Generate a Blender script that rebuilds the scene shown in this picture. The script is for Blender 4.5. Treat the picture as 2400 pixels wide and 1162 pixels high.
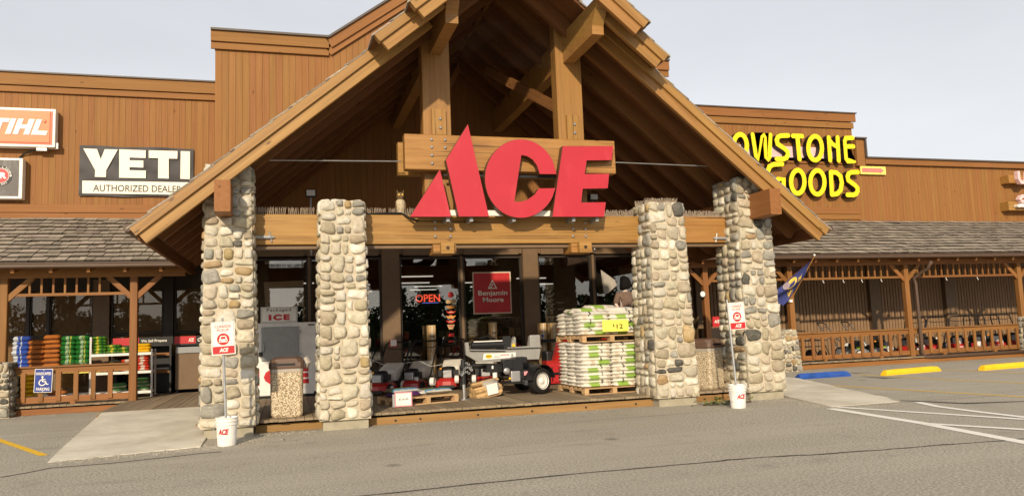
import bpy, math, random
from mathutils import Matrix, Vector, noise as mnoise
for o in list(bpy.data.objects): bpy.data.objects.remove(o)
SC = bpy.context.scene
COL = SC.collection
R = math.radians
# ------------------------------------------------------------------ camera
CAMP = Vector((0, 0, 1.55))
FPX = 1808.56                                   # focal length for a 2400 px wide picture
cr = Vector((0.95957228, -0.27899635, -0.03717638))
cu_ = Vector((0.00630894, -0.11072954, 0.99383055))
cw = Vector((0.28139162, 0.95388679, 0.10449282))
cd = bpy.data.cameras.new('camera')
cd.sensor_width = 36; cd.lens = FPX / 2400 * 36; cd.clip_start = .05; cd.clip_end = 2000
cam = bpy.data.objects.new('camera', cd); COL.objects.link(cam)
cam.matrix_world = Matrix(((cr.x, cu_.x, -cw.x, 0), (cr.y, cu_.y, -cw.y, 0), (cr.z, cu_.z, -cw.z, CAMP.z), (0, 0, 0, 1)))
SC.camera = cam
# ------------------------------------------------------------------ sky, sun, exposure
SUN_EL, SUN_AZ = R(23.0), R(21.5)                 # azimuth: degrees to the left of straight behind the camera side of the facade
sdir = Vector((math.sin(SUN_AZ) * math.cos(SUN_EL), math.cos(SUN_AZ) * math.cos(SUN_EL), -math.sin(SUN_EL)))   # the way the light travels
wd = bpy.data.worlds.new('World'); SC.world = wd; wd.use_nodes = True
nt = wd.node_tree; bg = nt.nodes['Background']
sk = nt.nodes.new('ShaderNodeTexSky'); sk.sky_type = 'NISHITA'; sk.sun_disc = False
sk.sun_elevation = SUN_EL; sk.sun_rotation = math.atan2(-sdir.x, -sdir.y)
sk.altitude = 1500; sk.air_density = 1.0; sk.dust_density = 4.0; sk.ozone_density = 1.0
hz = nt.nodes.new('ShaderNodeHueSaturation'); hz.inputs['Saturation'].default_value = 0.40      # smoke-pale sky all round
gm_ = nt.nodes.new('ShaderNodeGamma'); gm_.inputs['Gamma'].default_value = 0.40     # smoke evens out the brightness of the whole dome
tn = nt.nodes.new('ShaderNodeMix'); tn.data_type = 'RGBA'; tn.blend_type = 'MULTIPLY'; tn.inputs[0].default_value = 1.0; tn.inputs[7].default_value = (3.02, 2.99, 2.96, 1)
nt.links.new(sk.outputs['Color'], hz.inputs['Color']); nt.links.new(hz.outputs['Color'], gm_.inputs['Color']); nt.links.new(gm_.outputs['Color'], tn.inputs[6]); ctx = nt.nodes.new('ShaderNodeTexCoord'); cmp_ = nt.nodes.new('ShaderNodeMapping'); cmp_.inputs['Scale'].default_value = (1.2, 1.2, 4.0); cns = nt.nodes.new('ShaderNodeTexNoise'); cns.inputs['Scale'].default_value = 1.6; cns.inputs['Detail'].default_value = 6; cns.inputs['Roughness'].default_value = .55
cmr = nt.nodes.new('ShaderNodeMapRange'); cmr.inputs['From Min'].default_value = .35; cmr.inputs['From Max'].default_value = .7; cmr.inputs['To Min'].default_value = .965; cmr.inputs['To Max'].default_value = 1.06
cml = nt.nodes.new('ShaderNodeMix'); cml.data_type = 'RGBA'; cml.blend_type = 'MULTIPLY'; cml.inputs[0].default_value = 1.0
nt.links.new(ctx.outputs['Generated'], cmp_.inputs['Vector']); nt.links.new(cmp_.outputs['Vector'], cns.inputs['Vector']); nt.links.new(cns.outputs['Fac'], cmr.inputs['Value']); nt.links.new(cmr.outputs['Result'], cml.inputs[7]); nt.links.new(tn.outputs[2], cml.inputs[6]); nt.links.new(cml.outputs[2], bg.inputs['Color']); bg.inputs['Strength'].default_value = 0.13
sl = bpy.data.lights.new('sun', 'SUN'); sl.energy = 3.7; sl.angle = R(1.2); sl.color = (1.0, 0.835, 0.61)
sun = bpy.data.objects.new('sun', sl); COL.objects.link(sun)
sun.rotation_euler = sdir.to_track_quat('-Z', 'Y').to_euler(); sun.location = (-10, -20, 25)
SC.view_settings.view_transform = 'Standard'; SC.view_settings.look = 'None'
SC.view_settings.exposure = 0.22; SC.view_settings.gamma = 1.0; SC.view_settings.use_curve_mapping = False

# ------------------------------------------------------------------ helpers
def ray(px, py): return cr * ((px - 1200) / FPX) - cu_ * ((py - 581) / FPX) + cw
def P(px, py, Y): d = ray(px, py); return CAMP + d * (Y / d.y)            # point of a surface standing at depth Y
def G(px, py, z=0.0): d = ray(px, py); return CAMP + d * ((z - CAMP.z) / d.z)   # point of a floor at height z
WM = {}
def wmat(o): return WM.get(o.name, Matrix())
def tag(o, label=None, cat=None, group=None, kind=None):
    if label: o['label'] = label
    if cat: o['category'] = cat
    if group: o['group'] = group
    if kind: o['kind'] = kind
    return o
def link(name, me, mats=None, parent=None, M=None):
    o = bpy.data.objects.new(name, me); COL.objects.link(o)
    if mats is not None and me is not None and len(me.materials) == 0:
        for m in (mats if isinstance(mats, (list, tuple)) else [mats]): me.materials.append(MT[m] if isinstance(m, str) else m)
    M = M if M is not None else Matrix()
    if isinstance(M, Vector): M = Matrix.Translation(M)
    if parent is not None:
        o.parent = parent; o.matrix_parent_inverse = wmat(parent).inverted()
    o.matrix_basis = M; WM[o.name] = M
    return o
def thing(name, loc, label, cat, group=None, kind=None):
    o = link(name, None, M=Matrix.Translation(Vector(loc))); o.empty_display_size = .1
    return tag(o, label, cat, group, kind)
def copy_tree(o, M, label=None, name=None):
    """copy a thing with its parts; M moves the copy (world transform applied to the original root)"""
    def cp(s, par):
        c = s.copy(); COL.objects.link(c)
        if par is not None: c.parent = par
        for ch in kids[s.name]: cp(ch, c)
        return c
    kids = {}
    def walk(s):
        kids[s.name] = list(s.children)
        for ch in s.children: walk(ch)
    walk(o); c = cp(o, None); c.matrix_basis = M
    if label: c['label'] = label
    return c
class MB:
    def __init__(s): s.v = []; s.f = []; s.m = []
    def add(s, vs, fs, m=0):
        n = len(s.v); s.v += [tuple(v) for v in vs]; s.f += [tuple(i + n for i in f) for f in fs]; s.m += [m] * len(fs); return s
    def box(s, x0, x1, y0, y1, z0, z1, m=0, M=None):
        vs = [Vector((x, y, z)) for z in (z0, z1) for y in (y0, y1) for x in (x0, x1)]
        if M is not None: vs = [M @ v for v in vs]
        return s.add(vs, [(0, 2, 3, 1), (4, 5, 7, 6), (0, 1, 5, 4), (2, 6, 7, 3), (0, 4, 6, 2), (1, 3, 7, 5)], m)
    def hexa(s, bot, top, m=0):          # bottom and top rings of equal length
        n = len(bot)
        return s.add(list(bot) + list(top), [tuple(range(n))[::-1], tuple(range(n, 2 * n))] + [(i, (i + 1) % n, n + (i + 1) % n, n + i) for i in range(n)], m)
    def beam(s, a, b, w, h, m=0, up=Vector((0, 0, 1))):
        return s.box(0, (Vector(b) - Vector(a)).length, -w / 2, w / 2, -h / 2, h / 2, m, frame(a, b, up))
    def prism(s, pts, y0, y1, m=0):      # (x,z) outline extruded along Y
        n = len(pts); ar = sum(pts[i][0] * pts[(i + 1) % n][1] - pts[(i + 1) % n][0] * pts[i][1] for i in range(n))
        if ar < 0: pts = pts[::-1]
        vs = [(x, y0, z) for x, z in pts] + [(x, y1, z) for x, z in pts]
        return s.add(vs, [tuple(range(n)), tuple(range(n, 2 * n))[::-1]] + [((i + 1) % n, i, n + i, n + (i + 1) % n) for i in range(n)], m)
    def tube(s, pts, r, n=6, m=0, cap=True):
        pts = [Vector(p) for p in pts]; rings = []; ref = None
        for i, p in enumerate(pts):
            t = ((pts[min(i + 1, len(pts) - 1)] - pts[max(i - 1, 0)])).normalized()
            if ref is None: ref = Vector((0, 0, 1)) if abs(t.z) < .9 else Vector((1, 0, 0))
            a = t.cross(ref).normalized(); b = a.cross(t).normalized(); ref = b
            rr = r[i] if isinstance(r, (list, tuple)) else r
            rings.append([p + (a * math.cos(k * 2 * math.pi / n) + b * math.sin(k * 2 * math.pi / n)) * rr for k in range(n)])
        fs = []
        for i in range(len(pts) - 1):
            for k in range(n): fs.append((i * n + k, i * n + (k + 1) % n, (i + 1) * n + (k + 1) % n, (i + 1) * n + k))
        if cap: fs += [tuple(range(n))[::-1], tuple(range((len(pts) - 1) * n, len(pts) * n))]
        return s.add([v for rg in rings for v in rg], fs, m)
    def lathe(s, prof, n=16, M=None, m=0, ring=False):   # prof: (r,z) list, axis Z
        vs = []; M = M or Matrix()
        for r_, z in prof:
            for k in range(n): vs.append(M @ Vector((r_ * math.cos(2 * math.pi * k / n), r_ * math.sin(2 * math.pi * k / n), z)))
        fs = [(i * n + k, i * n + (k + 1) % n, (i + 1) * n + (k + 1) % n, (i + 1) * n + k) for i in range(len(prof) - 1) for k in range(n)]
        if ring: e = (len(prof) - 1) * n; fs += [(e + k, e + (k + 1) % n, (k + 1) % n, k) for k in range(n)]
        else: fs += [tuple(range(n))[::-1], tuple(range((len(prof) - 1) * n, len(prof) * n))]
        return s.add(vs, fs, m)
    def mesh(s, name='m', smooth=False):
        me = bpy.data.meshes.new(name); me.from_pydata(s.v, [], s.f)
        if any(s.m): me.polygons.foreach_set('material_index', s.m)
        if smooth: me.polygons.foreach_set('use_smooth', [True] * len(me.polygons))
        me.update(); return me
    def build(s, name, mats, parent=None, smooth=False, M=None, bevel=0, angle=None):
        me = s.mesh(name, smooth); o = link(name, me, mats, parent, M)
        if bevel:
            b = o.modifiers.new('bevel', 'BEVEL'); b.width = bevel; b.segments = 2; b.limit_method = 'ANGLE'
        return o
def frame(a, b, up=Vector((0, 0, 1))):
    a, b = Vector(a), Vector(b); x = (b - a).normalized(); y = up.cross(x).normalized(); z = x.cross(y)
    return Matrix(((x.x, y.x, z.x, a.x), (x.y, y.y, z.y, a.y), (x.z, y.z, z.z, a.z), (0, 0, 0, 1)))
BARC = {}
def bar(name, a, b, w, h, mat, parent=None, up=Vector((0, 0, 1)), bev=0.0):
    """a timber, board or rail from a to b: its grain runs along its own X axis"""
    L = (Vector(b) - Vector(a)).length; key = (round(L, 3), w, h, str(mat), bev)
    if key not in BARC:
        mb = MB()
        if bev:
            c = bev; ring = [(-w/2+c, -h/2), (w/2-c, -h/2), (w/2, -h/2+c), (w/2, h/2-c), (w/2-c, h/2), (-w/2+c, h/2), (-w/2, h/2-c), (-w/2, -h/2+c)]
            mb.hexa([(0, y, z) for y, z in ring][::-1], [(L, y, z) for y, z in ring][::-1])
        else: mb.box(0, L, -w / 2, w / 2, -h / 2, h / 2)
        me = mb.mesh(name); me.materials.append(MT[mat]); BARC[key] = me
    return link(name, BARC[key], None, parent, frame(a, b, up))
ZUP = Vector((0, 0, 1)); YUP = Vector((0, 1, 0))
def vbar(name, x, y, z0, z1, wx, wy, mat, parent, bev=0.0):     # upright: wx across X, wy across Y
    return bar(name, (x, y, z0), (x, y, z1), wx, wy, mat, parent, up=YUP, bev=bev)
# ------------------------------------------------------------------ lettering (made first, while the scene is empty)
TXT = {}
def text_mesh(key, s, bold=0.0, shear=0.0, space=1.0):
    c = bpy.data.curves.new('t', 'FONT'); c.body = s; c.offset = bold; c.shear = shear; c.space_character = space; c.resolution_u = 3; c.fill_mode = 'FRONT'
    o = bpy.data.objects.new('t', c); COL.objects.link(o)
    me = bpy.data.meshes.new_from_object(o.evaluated_get(bpy.context.evaluated_depsgraph_get()))
    bpy.data.objects.remove(o); xs = [v.co.x for v in me.vertices]; ys = [v.co.y for v in me.vertices]
    x0, x1, y0, y1 = min(xs), max(xs), min(ys), max(ys)
    TXT[key] = ([((v.co.x - x0) / (x1 - x0), (v.co.y - y0) / (y1 - y0)) for v in me.vertices], [tuple(p.vertices) for p in me.polygons])
for k, s, b, sh, sp in [('yeti2', 'AUTHORIZED DEALER', .012, 0, 1), ('curb', 'CURBSIDE', .012, 0, 1), ('pick', 'PICKUP', .012, 0, 1), ('stihl', 'STIHL', .04, .25, 1), ('r', 'R', .05, 0, 1),
        ('pow', 'L POWER', .02, 0, 1), ('ght', 'GHT', .02, 0, 1), ('handi', 'HANDICAPPED', .02, 0, 1), ('park', 'PARKING', .02, 0, 1), ('pack', 'Packaged', .006, 0, 1.1), ('ice', 'ICE', .07, 0, 1.3),
        ('open', 'OPEN', .01, 0, 1), ('benj', 'Benjamin', .02, 0, 1), ('moore', 'Moore', .02, 0, 1), ('12', '12', .02, 0, 1), ('usd', '$', .01, 0, 1), ('prop', "We Sell Propane", .02, 0, 1),
        ('ace', 'ACE', .05, .25, 1), ('price', '$ 10.99', .01, 0, 1), ('ana', 'ANA', .04, 0, 1), ('mo', 'MO', .04, 0, 1), ('split', 'SPLIT', .01, 0, 1.1), ('master', 'MASTER', .03, 0, 1),
        ('28', '28', .03, 0, 1), ('ton', 'TON', .03, 0, 1), ('speeco', 'SpeeCo', .04, 0, 1), ('primal', 'Primal', .03, .2, 1), ('work', 'work!', .02, 0, 1), ('anyone', 'Anyone', .02, 0, 1), ('c', 'C', .03, 0, 1)]:
    text_mesh(k, s, b, sh, sp)
for chh in 'LPOWERGHT': text_mesh('ch' + chh, chh, .03)
def put_text(mb, key, x0, x1, z0, z1, y, m=0):      # flat lettering facing -Y
    vs, fs = TXT[key]; mb.add([(x0 + u * (x1 - x0), y, z0 + v * (z1 - z0)) for u, v in vs], fs, m); return mb
def text_px(name, key, x0, y0, x1, y1, Y, mat, parent):   # lettering on a surface that stands at depth Y, by its place on that surface
    a, b = P(x0, y1, Y), P(x1, y0, Y)
    vs, fs = TXT[key]; c = P(x1, y1, Y); dz = c.z - a.z
    me = MB().add([(a.x + u * (b.x - a.x), Y, a.z + v * (b.z - c.z)) for u, v in vs], fs).mesh(name)
    return link(name, me, mat, parent)
# ------------------------------------------------------------------ materials (all procedural)
MT = {}
def base_mat(name):
    m = bpy.data.materials.new(name); m.use_nodes = True; MT[name] = m
    n = m.node_tree.nodes; return m, n, m.node_tree.links, n['Principled BSDF']
def node(n, t, **kw):
    x = n.new(t)
    for k, v in kw.items(): setattr(x, k, v)
    return x
def coords(n, l, scale, rnd=True):
    tc = node(n, 'ShaderNodeTexCoord'); mp = node(n, 'ShaderNodeMapping'); mp.inputs['Scale'].default_value = scale
    l.new(tc.outputs['Object'], mp.inputs['Vector'])
    if rnd:
        oi = node(n, 'ShaderNodeObjectInfo'); mu = node(n, 'ShaderNodeMath', operation='MULTIPLY'); mu.inputs[1].default_value = 57.0
        l.new(oi.outputs['Random'], mu.inputs[0]); l.new(mu.outputs[0], mp.inputs['Location'])
    return mp.outputs['Vector']
def noise(n, l, vec, scale=1.0, detail=4.0, rough=.55, dist=0.0):
    x = node(n, 'ShaderNodeTexNoise'); x.inputs['Scale'].default_value = scale; x.inputs['Detail'].default_value = detail
    x.inputs['Roughness'].default_value = rough; x.inputs['Distortion'].default_value = dist; l.new(vec, x.inputs['Vector']); return x.outputs['Fac']
def ramp(n, l, fac, stops):
    x = node(n, 'ShaderNodeValToRGB'); e = x.color_ramp.elements
    while len(e) < len(stops): e.new(.5)
    for q, (p, c) in zip(e, stops): q.position = p; q.color = (c[0], c[1], c[2], 1)
    l.new(fac, x.inputs['Fac']); return x.outputs['Color']
def mix(n, l, a, b, fac, typ='MIX'):
    x = node(n, 'ShaderNodeMix', data_type='RGBA', blend_type=typ)
    for s, v in ((0, fac), (6, a), (7, b)):
        if hasattr(v, 'is_linked') or hasattr(v, 'links'): l.new(v, x.inputs[s])
        else: x.inputs[s].default_value = v if s == 0 else (v[0], v[1], v[2], 1)
    return x.outputs[2]
def vary(n, l, col, amt, hue=0.0):
    """every board, stone or bag differs a little from the next"""
    oi = node(n, 'ShaderNodeObjectInfo'); ge = node(n, 'ShaderNodeNewGeometry')
    ad = node(n, 'ShaderNodeMath', operation='ADD'); l.new(oi.outputs['Random'], ad.inputs[0]); l.new(ge.outputs['Random Per Island'], ad.inputs[1])
    fr = node(n, 'ShaderNodeMath', operation='FRACT'); l.new(ad.outputs[0], fr.inputs[0])
    mr = node(n, 'ShaderNodeMapRange'); mr.inputs['To Min'].default_value = 1 - amt; mr.inputs['To Max'].default_value = 1 + amt; l.new(fr.outputs[0], mr.inputs['Value'])
    hs = node(n, 'ShaderNodeHueSaturation'); l.new(col, hs.inputs['Color']); l.new(mr.outputs[0], hs.inputs['Value'])
    if hue:
        m2 = node(n, 'ShaderNodeMath', operation='MULTIPLY'); m2.inputs[1].default_value = 7.31; l.new(fr.outputs[0], m2.inputs[0])
        f2 = node(n, 'ShaderNodeMath', operation='FRACT'); l.new(m2.outputs[0], f2.inputs[0])
        r2 = node(n, 'ShaderNodeMapRange'); r2.inputs['To Min'].default_value = .5 - hue; r2.inputs['To Max'].default_value = .5 + hue; l.new(f2.outputs[0], r2.inputs['Value']); l.new(r2.outputs[0], hs.inputs['Hue'])
    return hs.outputs['Color']
def bump(n, l, b, h, strength=.3, dist=.01):
    x = node(n, 'ShaderNodeBump'); x.inputs['Strength'].default_value = strength; x.inputs['Distance'].default_value = dist
    l.new(h, x.inputs['Height']); l.new(x.outputs['Normal'], b.inputs['Normal'])
def spec(b, rough, sp=.4, metal=0.0):
    b.inputs['Roughness'].default_value = rough; b.inputs['Specular IOR Level'].default_value = sp; b.inputs['Metallic'].default_value = metal
def wood(name, dark, mid, light, rough=.62, sp=.35, var=.12, knots=True, grain=16.0, checks=False, hue=.006):
    m, n, l, b = base_mat(name)
    v = coords(n, l, (.55, grain, grain)); f = noise(n, l, v, 1.0, 6, .62, .6)
    c = ramp(n, l, f, [(.28, dark), (.5, mid), (.72, light)])
    v2 = coords(n, l, (.9, 2.2, 2.2)); f2 = noise(n, l, v2, 1.0, 3, .5)
    c = mix(n, l, c, mid, ramp(n, l, f2, [(.35, (.0,)*3), (.65, (.55,)*3)]))
    if knots:
        vo = node(n, 'ShaderNodeTexVoronoi'); vo.inputs['Scale'].default_value = 1.0; l.new(coords(n, l, (1.25, 3.6, 3.6)), vo.inputs['Vector'])
        k = ramp(n, l, vo.outputs['Distance'], [(.03, (.9,)*3), (.09, (0,)*3)])
        c = mix(n, l, c, [q * .45 for q in dark], k)
    if checks:
        f3 = noise(n, l, coords(n, l, (.35, 34, 34)), 1.0, 2, .5, .25)
        c = mix(n, l, c, [q * .3 for q in dark], ramp(n, l, f3, [(.63, (0,)*3), (.69, (.85,)*3)]))
        f4 = noise(n, l, coords(n, l, (1.6, 5, 5)), 1.0, 3, .6)     # sun-bleached patches
        c = mix(n, l, c, light, ramp(n, l, f4, [(.55, (0,)*3), (.75, (.5,)*3)]))
    c = vary(n, l, c, var, hue); l.new(c, b.inputs['Base Color']); spec(b, rough, sp); bump(n, l, b, f, .35, .006)
    return m
wood('siding', (.205, .088, .025), (.258, .116, .034), (.300, .142, .046), .65, .25, .05, True, 14)
wood('timber', (.200, .095, .024), (.320, .165, .046), (.410, .225, .070), .5, .4, .07, True, 15)
wood('beam_wood', (.185, .083, .018), (.335, .170, .041), (.44, .245, .073), .5, .4, .06, True, 18, True)
wood('porch_wood', (.165, .068, .018), (.245, .106, .030), (.300, .138, .043), .6, .3, .10, True, 15)
wood('deck_wood', (.16, .118, .076), (.26, .200, .132), (.35, .275, .185), .85, .15, .16, False, 22)
wood('deck_fascia', (.20, .105, .036), (.29, .165, .062), (.35, .21, .085), .75, .2, .08, True, 14)
wood('pallet_wood', (.36, .22, .105), (.52, .34, .175), (.62, .43, .24), .85, .15, .12, True, 18)
wood('shake', (.18, .147, .115), (.29, .245, .195), (.40, .345, .285), .9, .1, .27, False, 30, False, .012)
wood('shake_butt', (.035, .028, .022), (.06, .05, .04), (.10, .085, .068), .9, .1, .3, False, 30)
wood('shaded_soffit', (.115, .046, .016), (.17, .072, .025), (.215, .094, .033), .7, .2, .1, True, 14)  # under-roof timber: shade below the roof is put into this darker colour
def plain(name, col, rough=.5, sp=.4, metal=0.0, var=0.0, nz=0.10, scale=6.0, bmp=0.0, dirt=None):
    m, n, l, b = base_mat(name); v = coords(n, l, (scale,) * 3); f = noise(n, l, v, 1.0, 5, .6)
    c = ramp(n, l, f, [(.3, [q * (1 - nz) for q in col]), (.7, [min(1, q * (1 + nz)) for q in col])])
    if dirt:
        f2 = noise(n, l, coords(n, l, (3, 3, 1.2)), 1.0, 6, .65); c = mix(n, l, c, dirt, ramp(n, l, f2, [(.52, (0,)*3), (.75, (.7,)*3)]))
    if var: c = vary(n, l, c, var)
    l.new(c, b.inputs['Base Color']); spec(b, rough, sp, metal)
    if bmp: bump(n, l, b, f, bmp, .01)
    return m
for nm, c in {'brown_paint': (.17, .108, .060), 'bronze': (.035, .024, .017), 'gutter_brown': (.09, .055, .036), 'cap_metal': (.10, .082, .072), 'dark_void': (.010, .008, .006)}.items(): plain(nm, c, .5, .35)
plain('rib_metal', (.25, .155, .085), .6, .3, 0, .04)
plain('concrete_pad', (.36, .325, .245), .9, .1, 0, 0, .15, 5, .3)
plain('mortar', (.50, .44, .335), .95, .1, 0, 0, .13, 9, .5)
plain('black_plastic', (.012, .012, .013), .42, .4); plain('rubber', (.016, .015, .014), .75, .2); plain('black_metal', (.014, .014, .015), .4, .45)
plain('red_paint', (.42, .018, .014), .3, .5, dirt=(.25, .03, .02)); plain('grey_paint', (.29, .285, .27), .35, .5); plain('white_paint', (.76, .74, .70), .4, .4); plain('white_plastic', (.78, .76, .72), .45, .4)
plain('steel', (.42, .42, .42), .38, .5, .7); plain('galv', (.40, .41, .42), .5, .5, .5); plain('bag_grey', (.70, .67, .60), .8, .15)
plain('ace_red', (.46, .026, .042), .42, .35, nz=.05, scale=1.5, dirt=(.56, .055, .068)); plain('ace_side', (.10, .045, .02), .5, .3); plain('sign_white', (.80, .77, .70), .4, .4)
plain('letter_yellow', (.86, .66, .012), .4, .35, nz=.04); plain('letter_black', (.012, .011, .011), .45, .35); plain('stihl_orange', (.66, .165, .040), .4, .4, nz=.05); plain('stihl_dark', (.55, .09, .02), .4, .4)
plain('banner_black', (.016, .012, .014), .5, .4, nz=.25, scale=2.0); plain('banner_cream', (.84, .80, .68), .6, .2, nz=.03); plain('sign_grey', (.13, .12, .115), .55, .3, dirt=(.5, .48, .44)); plain('sign_red', (.50, .028, .032), .4, .35)
plain('pale_pink', (.72, .50, .50), .6, .3); plain('faded_red', (.62, .20, .17), .6, .3); plain('faded_yellow', (.86, .70, .16), .6, .3); plain('sign_blue', (.018, .045, .26), .4, .4)
plain('stop_blue', (.018, .075, .33), .6, .3, nz=.25, scale=3, dirt=(.05, .09, .25)); plain('stop_yellow', (.80, .50, .010), .6, .3, nz=.15, scale=3, dirt=(.52, .34, .05))
plain('lid_brown', (.13, .078, .056), .5, .4); plain('card_tan', (.50, .34, .17), .8, .2); plain('card_yellow', (.88, .80, .13), .6, .2, nz=.03); plain('price_white', (.80, .78, .74), .6, .2); plain('pink_edge', (.72, .30, .33), .6, .2)
plain('flag_navy', (.045, .055, .19), .75, .2, nz=.2); plain('flag_gold', (.75, .52, .10), .7, .2); plain('flag_sky', (.30, .24, .26), .7, .2)
plain('owl_stone', (.48, .40, .27), .9, .1, nz=.4, scale=30, bmp=.8); plain('owl_brown', (.13, .08, .04), .8, .2, nz=.4, scale=25); plain('spike', (.36, .29, .22), .5, .4)
plain('skin_plastic', (.66, .52, .45), .6, .3); plain('black_cloth', (.012, .011, .011), .9, .1); plain('bark', (.10, .065, .04), .9, .1, nz=.4, scale=8, bmp=.6)
plain('log_end', (.55, .36, .17), .85, .1, var=.2, nz=.3, scale=14); plain('tree_leaf', (.045, .065, .022), .7, .3, var=.5); plain('twig_leaf', (.18, .19, .06), .7, .2, var=.35); plain('film', (.42, .38, .33), .25, .5)
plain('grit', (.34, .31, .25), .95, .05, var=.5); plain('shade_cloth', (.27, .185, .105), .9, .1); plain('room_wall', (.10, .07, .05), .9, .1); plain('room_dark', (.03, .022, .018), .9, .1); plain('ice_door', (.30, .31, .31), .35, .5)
plain('paper', (.62, .53, .41), .8, .1, nz=.03); plain('amber', (.80, .28, .02), .4, .4); plain('lime', (.38, .62, .02), .5, .4); plain('wire', (.55, .54, .52), .5, .4)
for nm, c in {'bag_blue': (.035, .075, .36), 'bag_orange': (.40, .13, .028), 'bag_brown': (.16, .055, .022), 'bag_green': (.018, .13, .022), 'bag_lime': (.10, .26, .03), 'bag_red': (.48, .045, .025), 'bag_yellow': (.80, .50, .02), 'bag_black': (.02, .02, .02), 'bag_olive': (.16, .125, .05), 'bag_purple': (.09, .03, .13)}.items(): plain(nm, c, .38, .5, 0, .12, .2, 5)
def printed(name, body, bands, rough=.38, var=.06):
    """printed plastic sack: coloured print patches across its own length and width"""
    m, n, l, b = base_mat(name); tc = node(n, 'ShaderNodeTexCoord'); sx = node(n, 'ShaderNodeSeparateXYZ'); l.new(tc.outputs['Object'], sx.inputs[0])
    f = noise(n, l, coords(n, l, (5, 5, 5)), 1.0, 4, .6); c = ramp(n, l, f, [(.3, [q * .86 for q in body]), (.7, [min(1, q * 1.08) for q in body])])
    for ax, a, bb, col in bands:
        gt = node(n, 'ShaderNodeMath', operation='GREATER_THAN'); gt.inputs[1].default_value = a; lt = node(n, 'ShaderNodeMath', operation='LESS_THAN'); lt.inputs[1].default_value = bb
        ad = node(n, 'ShaderNodeMath', operation='ADD'); nz = noise(n, l, coords(n, l, (9, 9, 9)), 1.0, 2); mm = node(n, 'ShaderNodeMath', operation='MULTIPLY'); mm.inputs[1].default_value = .10; l.new(nz, mm.inputs[0])
        l.new(sx.outputs[ax], ad.inputs[0]); l.new(mm.outputs[0], ad.inputs[1]); l.new(ad.outputs[0], gt.inputs[0]); l.new(ad.outputs[0], lt.inputs[0])
        mu = node(n, 'ShaderNodeMath', operation='MULTIPLY'); l.new(gt.outputs[0], mu.inputs[0]); l.new(lt.outputs[0], mu.inputs[1]); c = mix(n, l, c, col, mu.outputs[0])
    c = vary(n, l, c, var); l.new(c, b.inputs['Base Color']); spec(b, rough, .5); bump(n, l, b, f, .25, .02); return m
printed('pellet_bag', (.80, .76, .67), [(0, -.20, .05, (.30, .48, .08)), (0, .12, .20, (.62, .53, .42))])
printed('pellet_bag_white', (.86, .83, .76), [(0, .14, .17, (.08, .08, .07))])
printed('pellet_bag_turned', (.82, .78, .69), [(0, .02, .24, (.32, .50, .09)), (0, -.22, -.14, (.62, .54, .43))])
printed('blue_bag', (.035, .085, .38), [(0, -.13, -.02, (.55, .58, .62)), (0, .04, .06, (.6, .62, .66))], .3); printed('orange_bag', (.42, .14, .03), [(2, -.03, .03, (.16, .055, .02))])
printed('green_bag', (.016, .14, .022), [(0, .0, .065, (.30, .42, .26)), (0, .09, .11, (.5, .45, .1))]); printed('lime_bag', (.09, .25, .03), [(0, -.01, .04, (.55, .48, .06)), (0, .10, .15, (.02, .10, .02))])
printed('soil_bag', (.62, .60, .54), [(1, .02, .30, (.15, .12, .06)), (1, -.06, .02, (.18, .30, .06)), (1, -.14, -.06, (.12, .32, .55))]); printed('red_bag', (.55, .06, .03), [(0, 0, .10, (.62, .55, .48))]); printed('black_yellow_bag', (.03, .03, .025), [(2, -.01, .03, (.70, .50, .03))]); printed('green_white_bag', (.62, .60, .50), [(2, .03, .2, (.05, .15, .04))])
def stone_mat(name, a, b_, c_, vein):
    m, n, l, b = base_mat(name); f = noise(n, l, coords(n, l, (7, 7, 7)), 1.0, 8, .68, .5); c = ramp(n, l, f, [(.30, a), (.5, b_), (.68, c_)])
    f2 = noise(n, l, coords(n, l, (5, 5, 12)), 1.0, 4, .6, 2.4); c = mix(n, l, c, vein, ramp(n, l, f2, [(.60, (0,)*3), (.66, (.8,)*3)]))
    f3 = noise(n, l, coords(n, l, (40, 40, 40)), 1.0, 3, .6); c = mix(n, l, c, [q * .55 for q in a], ramp(n, l, f3, [(.60, (0,)*3), (.72, (.6,)*3)]))
    c = vary(n, l, c, .16, .012); l.new(c, b.inputs['Base Color']); spec(b, .85, .2); bump(n, l, b, f, .9, .025); return m
stone_mat('stone_cream', (.34, .298, .215), (.485, .437, .335), (.60, .555, .445), (.40, .31, .18))
stone_mat('stone_white', (.45, .412, .33), (.60, .562, .468), (.71, .675, .585), (.48, .39, .24))
stone_mat('stone_tan', (.27, .222, .15), (.385, .328, .235), (.48, .42, .315), (.45, .385, .27))
stone_mat('stone_grey', (.19, .18, .152), (.285, .272, .232), (.38, .365, .315), (.42, .40, .345))
stone_mat('stone_dark', (.06, .057, .05), (.105, .10, .085), (.155, .148, .125), (.26, .24, .20))
stone_mat('stone_ochre', (.29, .19, .085), (.40, .285, .145), (.47, .37, .225), (.46, .39, .27))
STONES = ['stone_cream', 'stone_white', 'stone_tan', 'stone_grey', 'stone_dark', 'stone_ochre']
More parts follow.
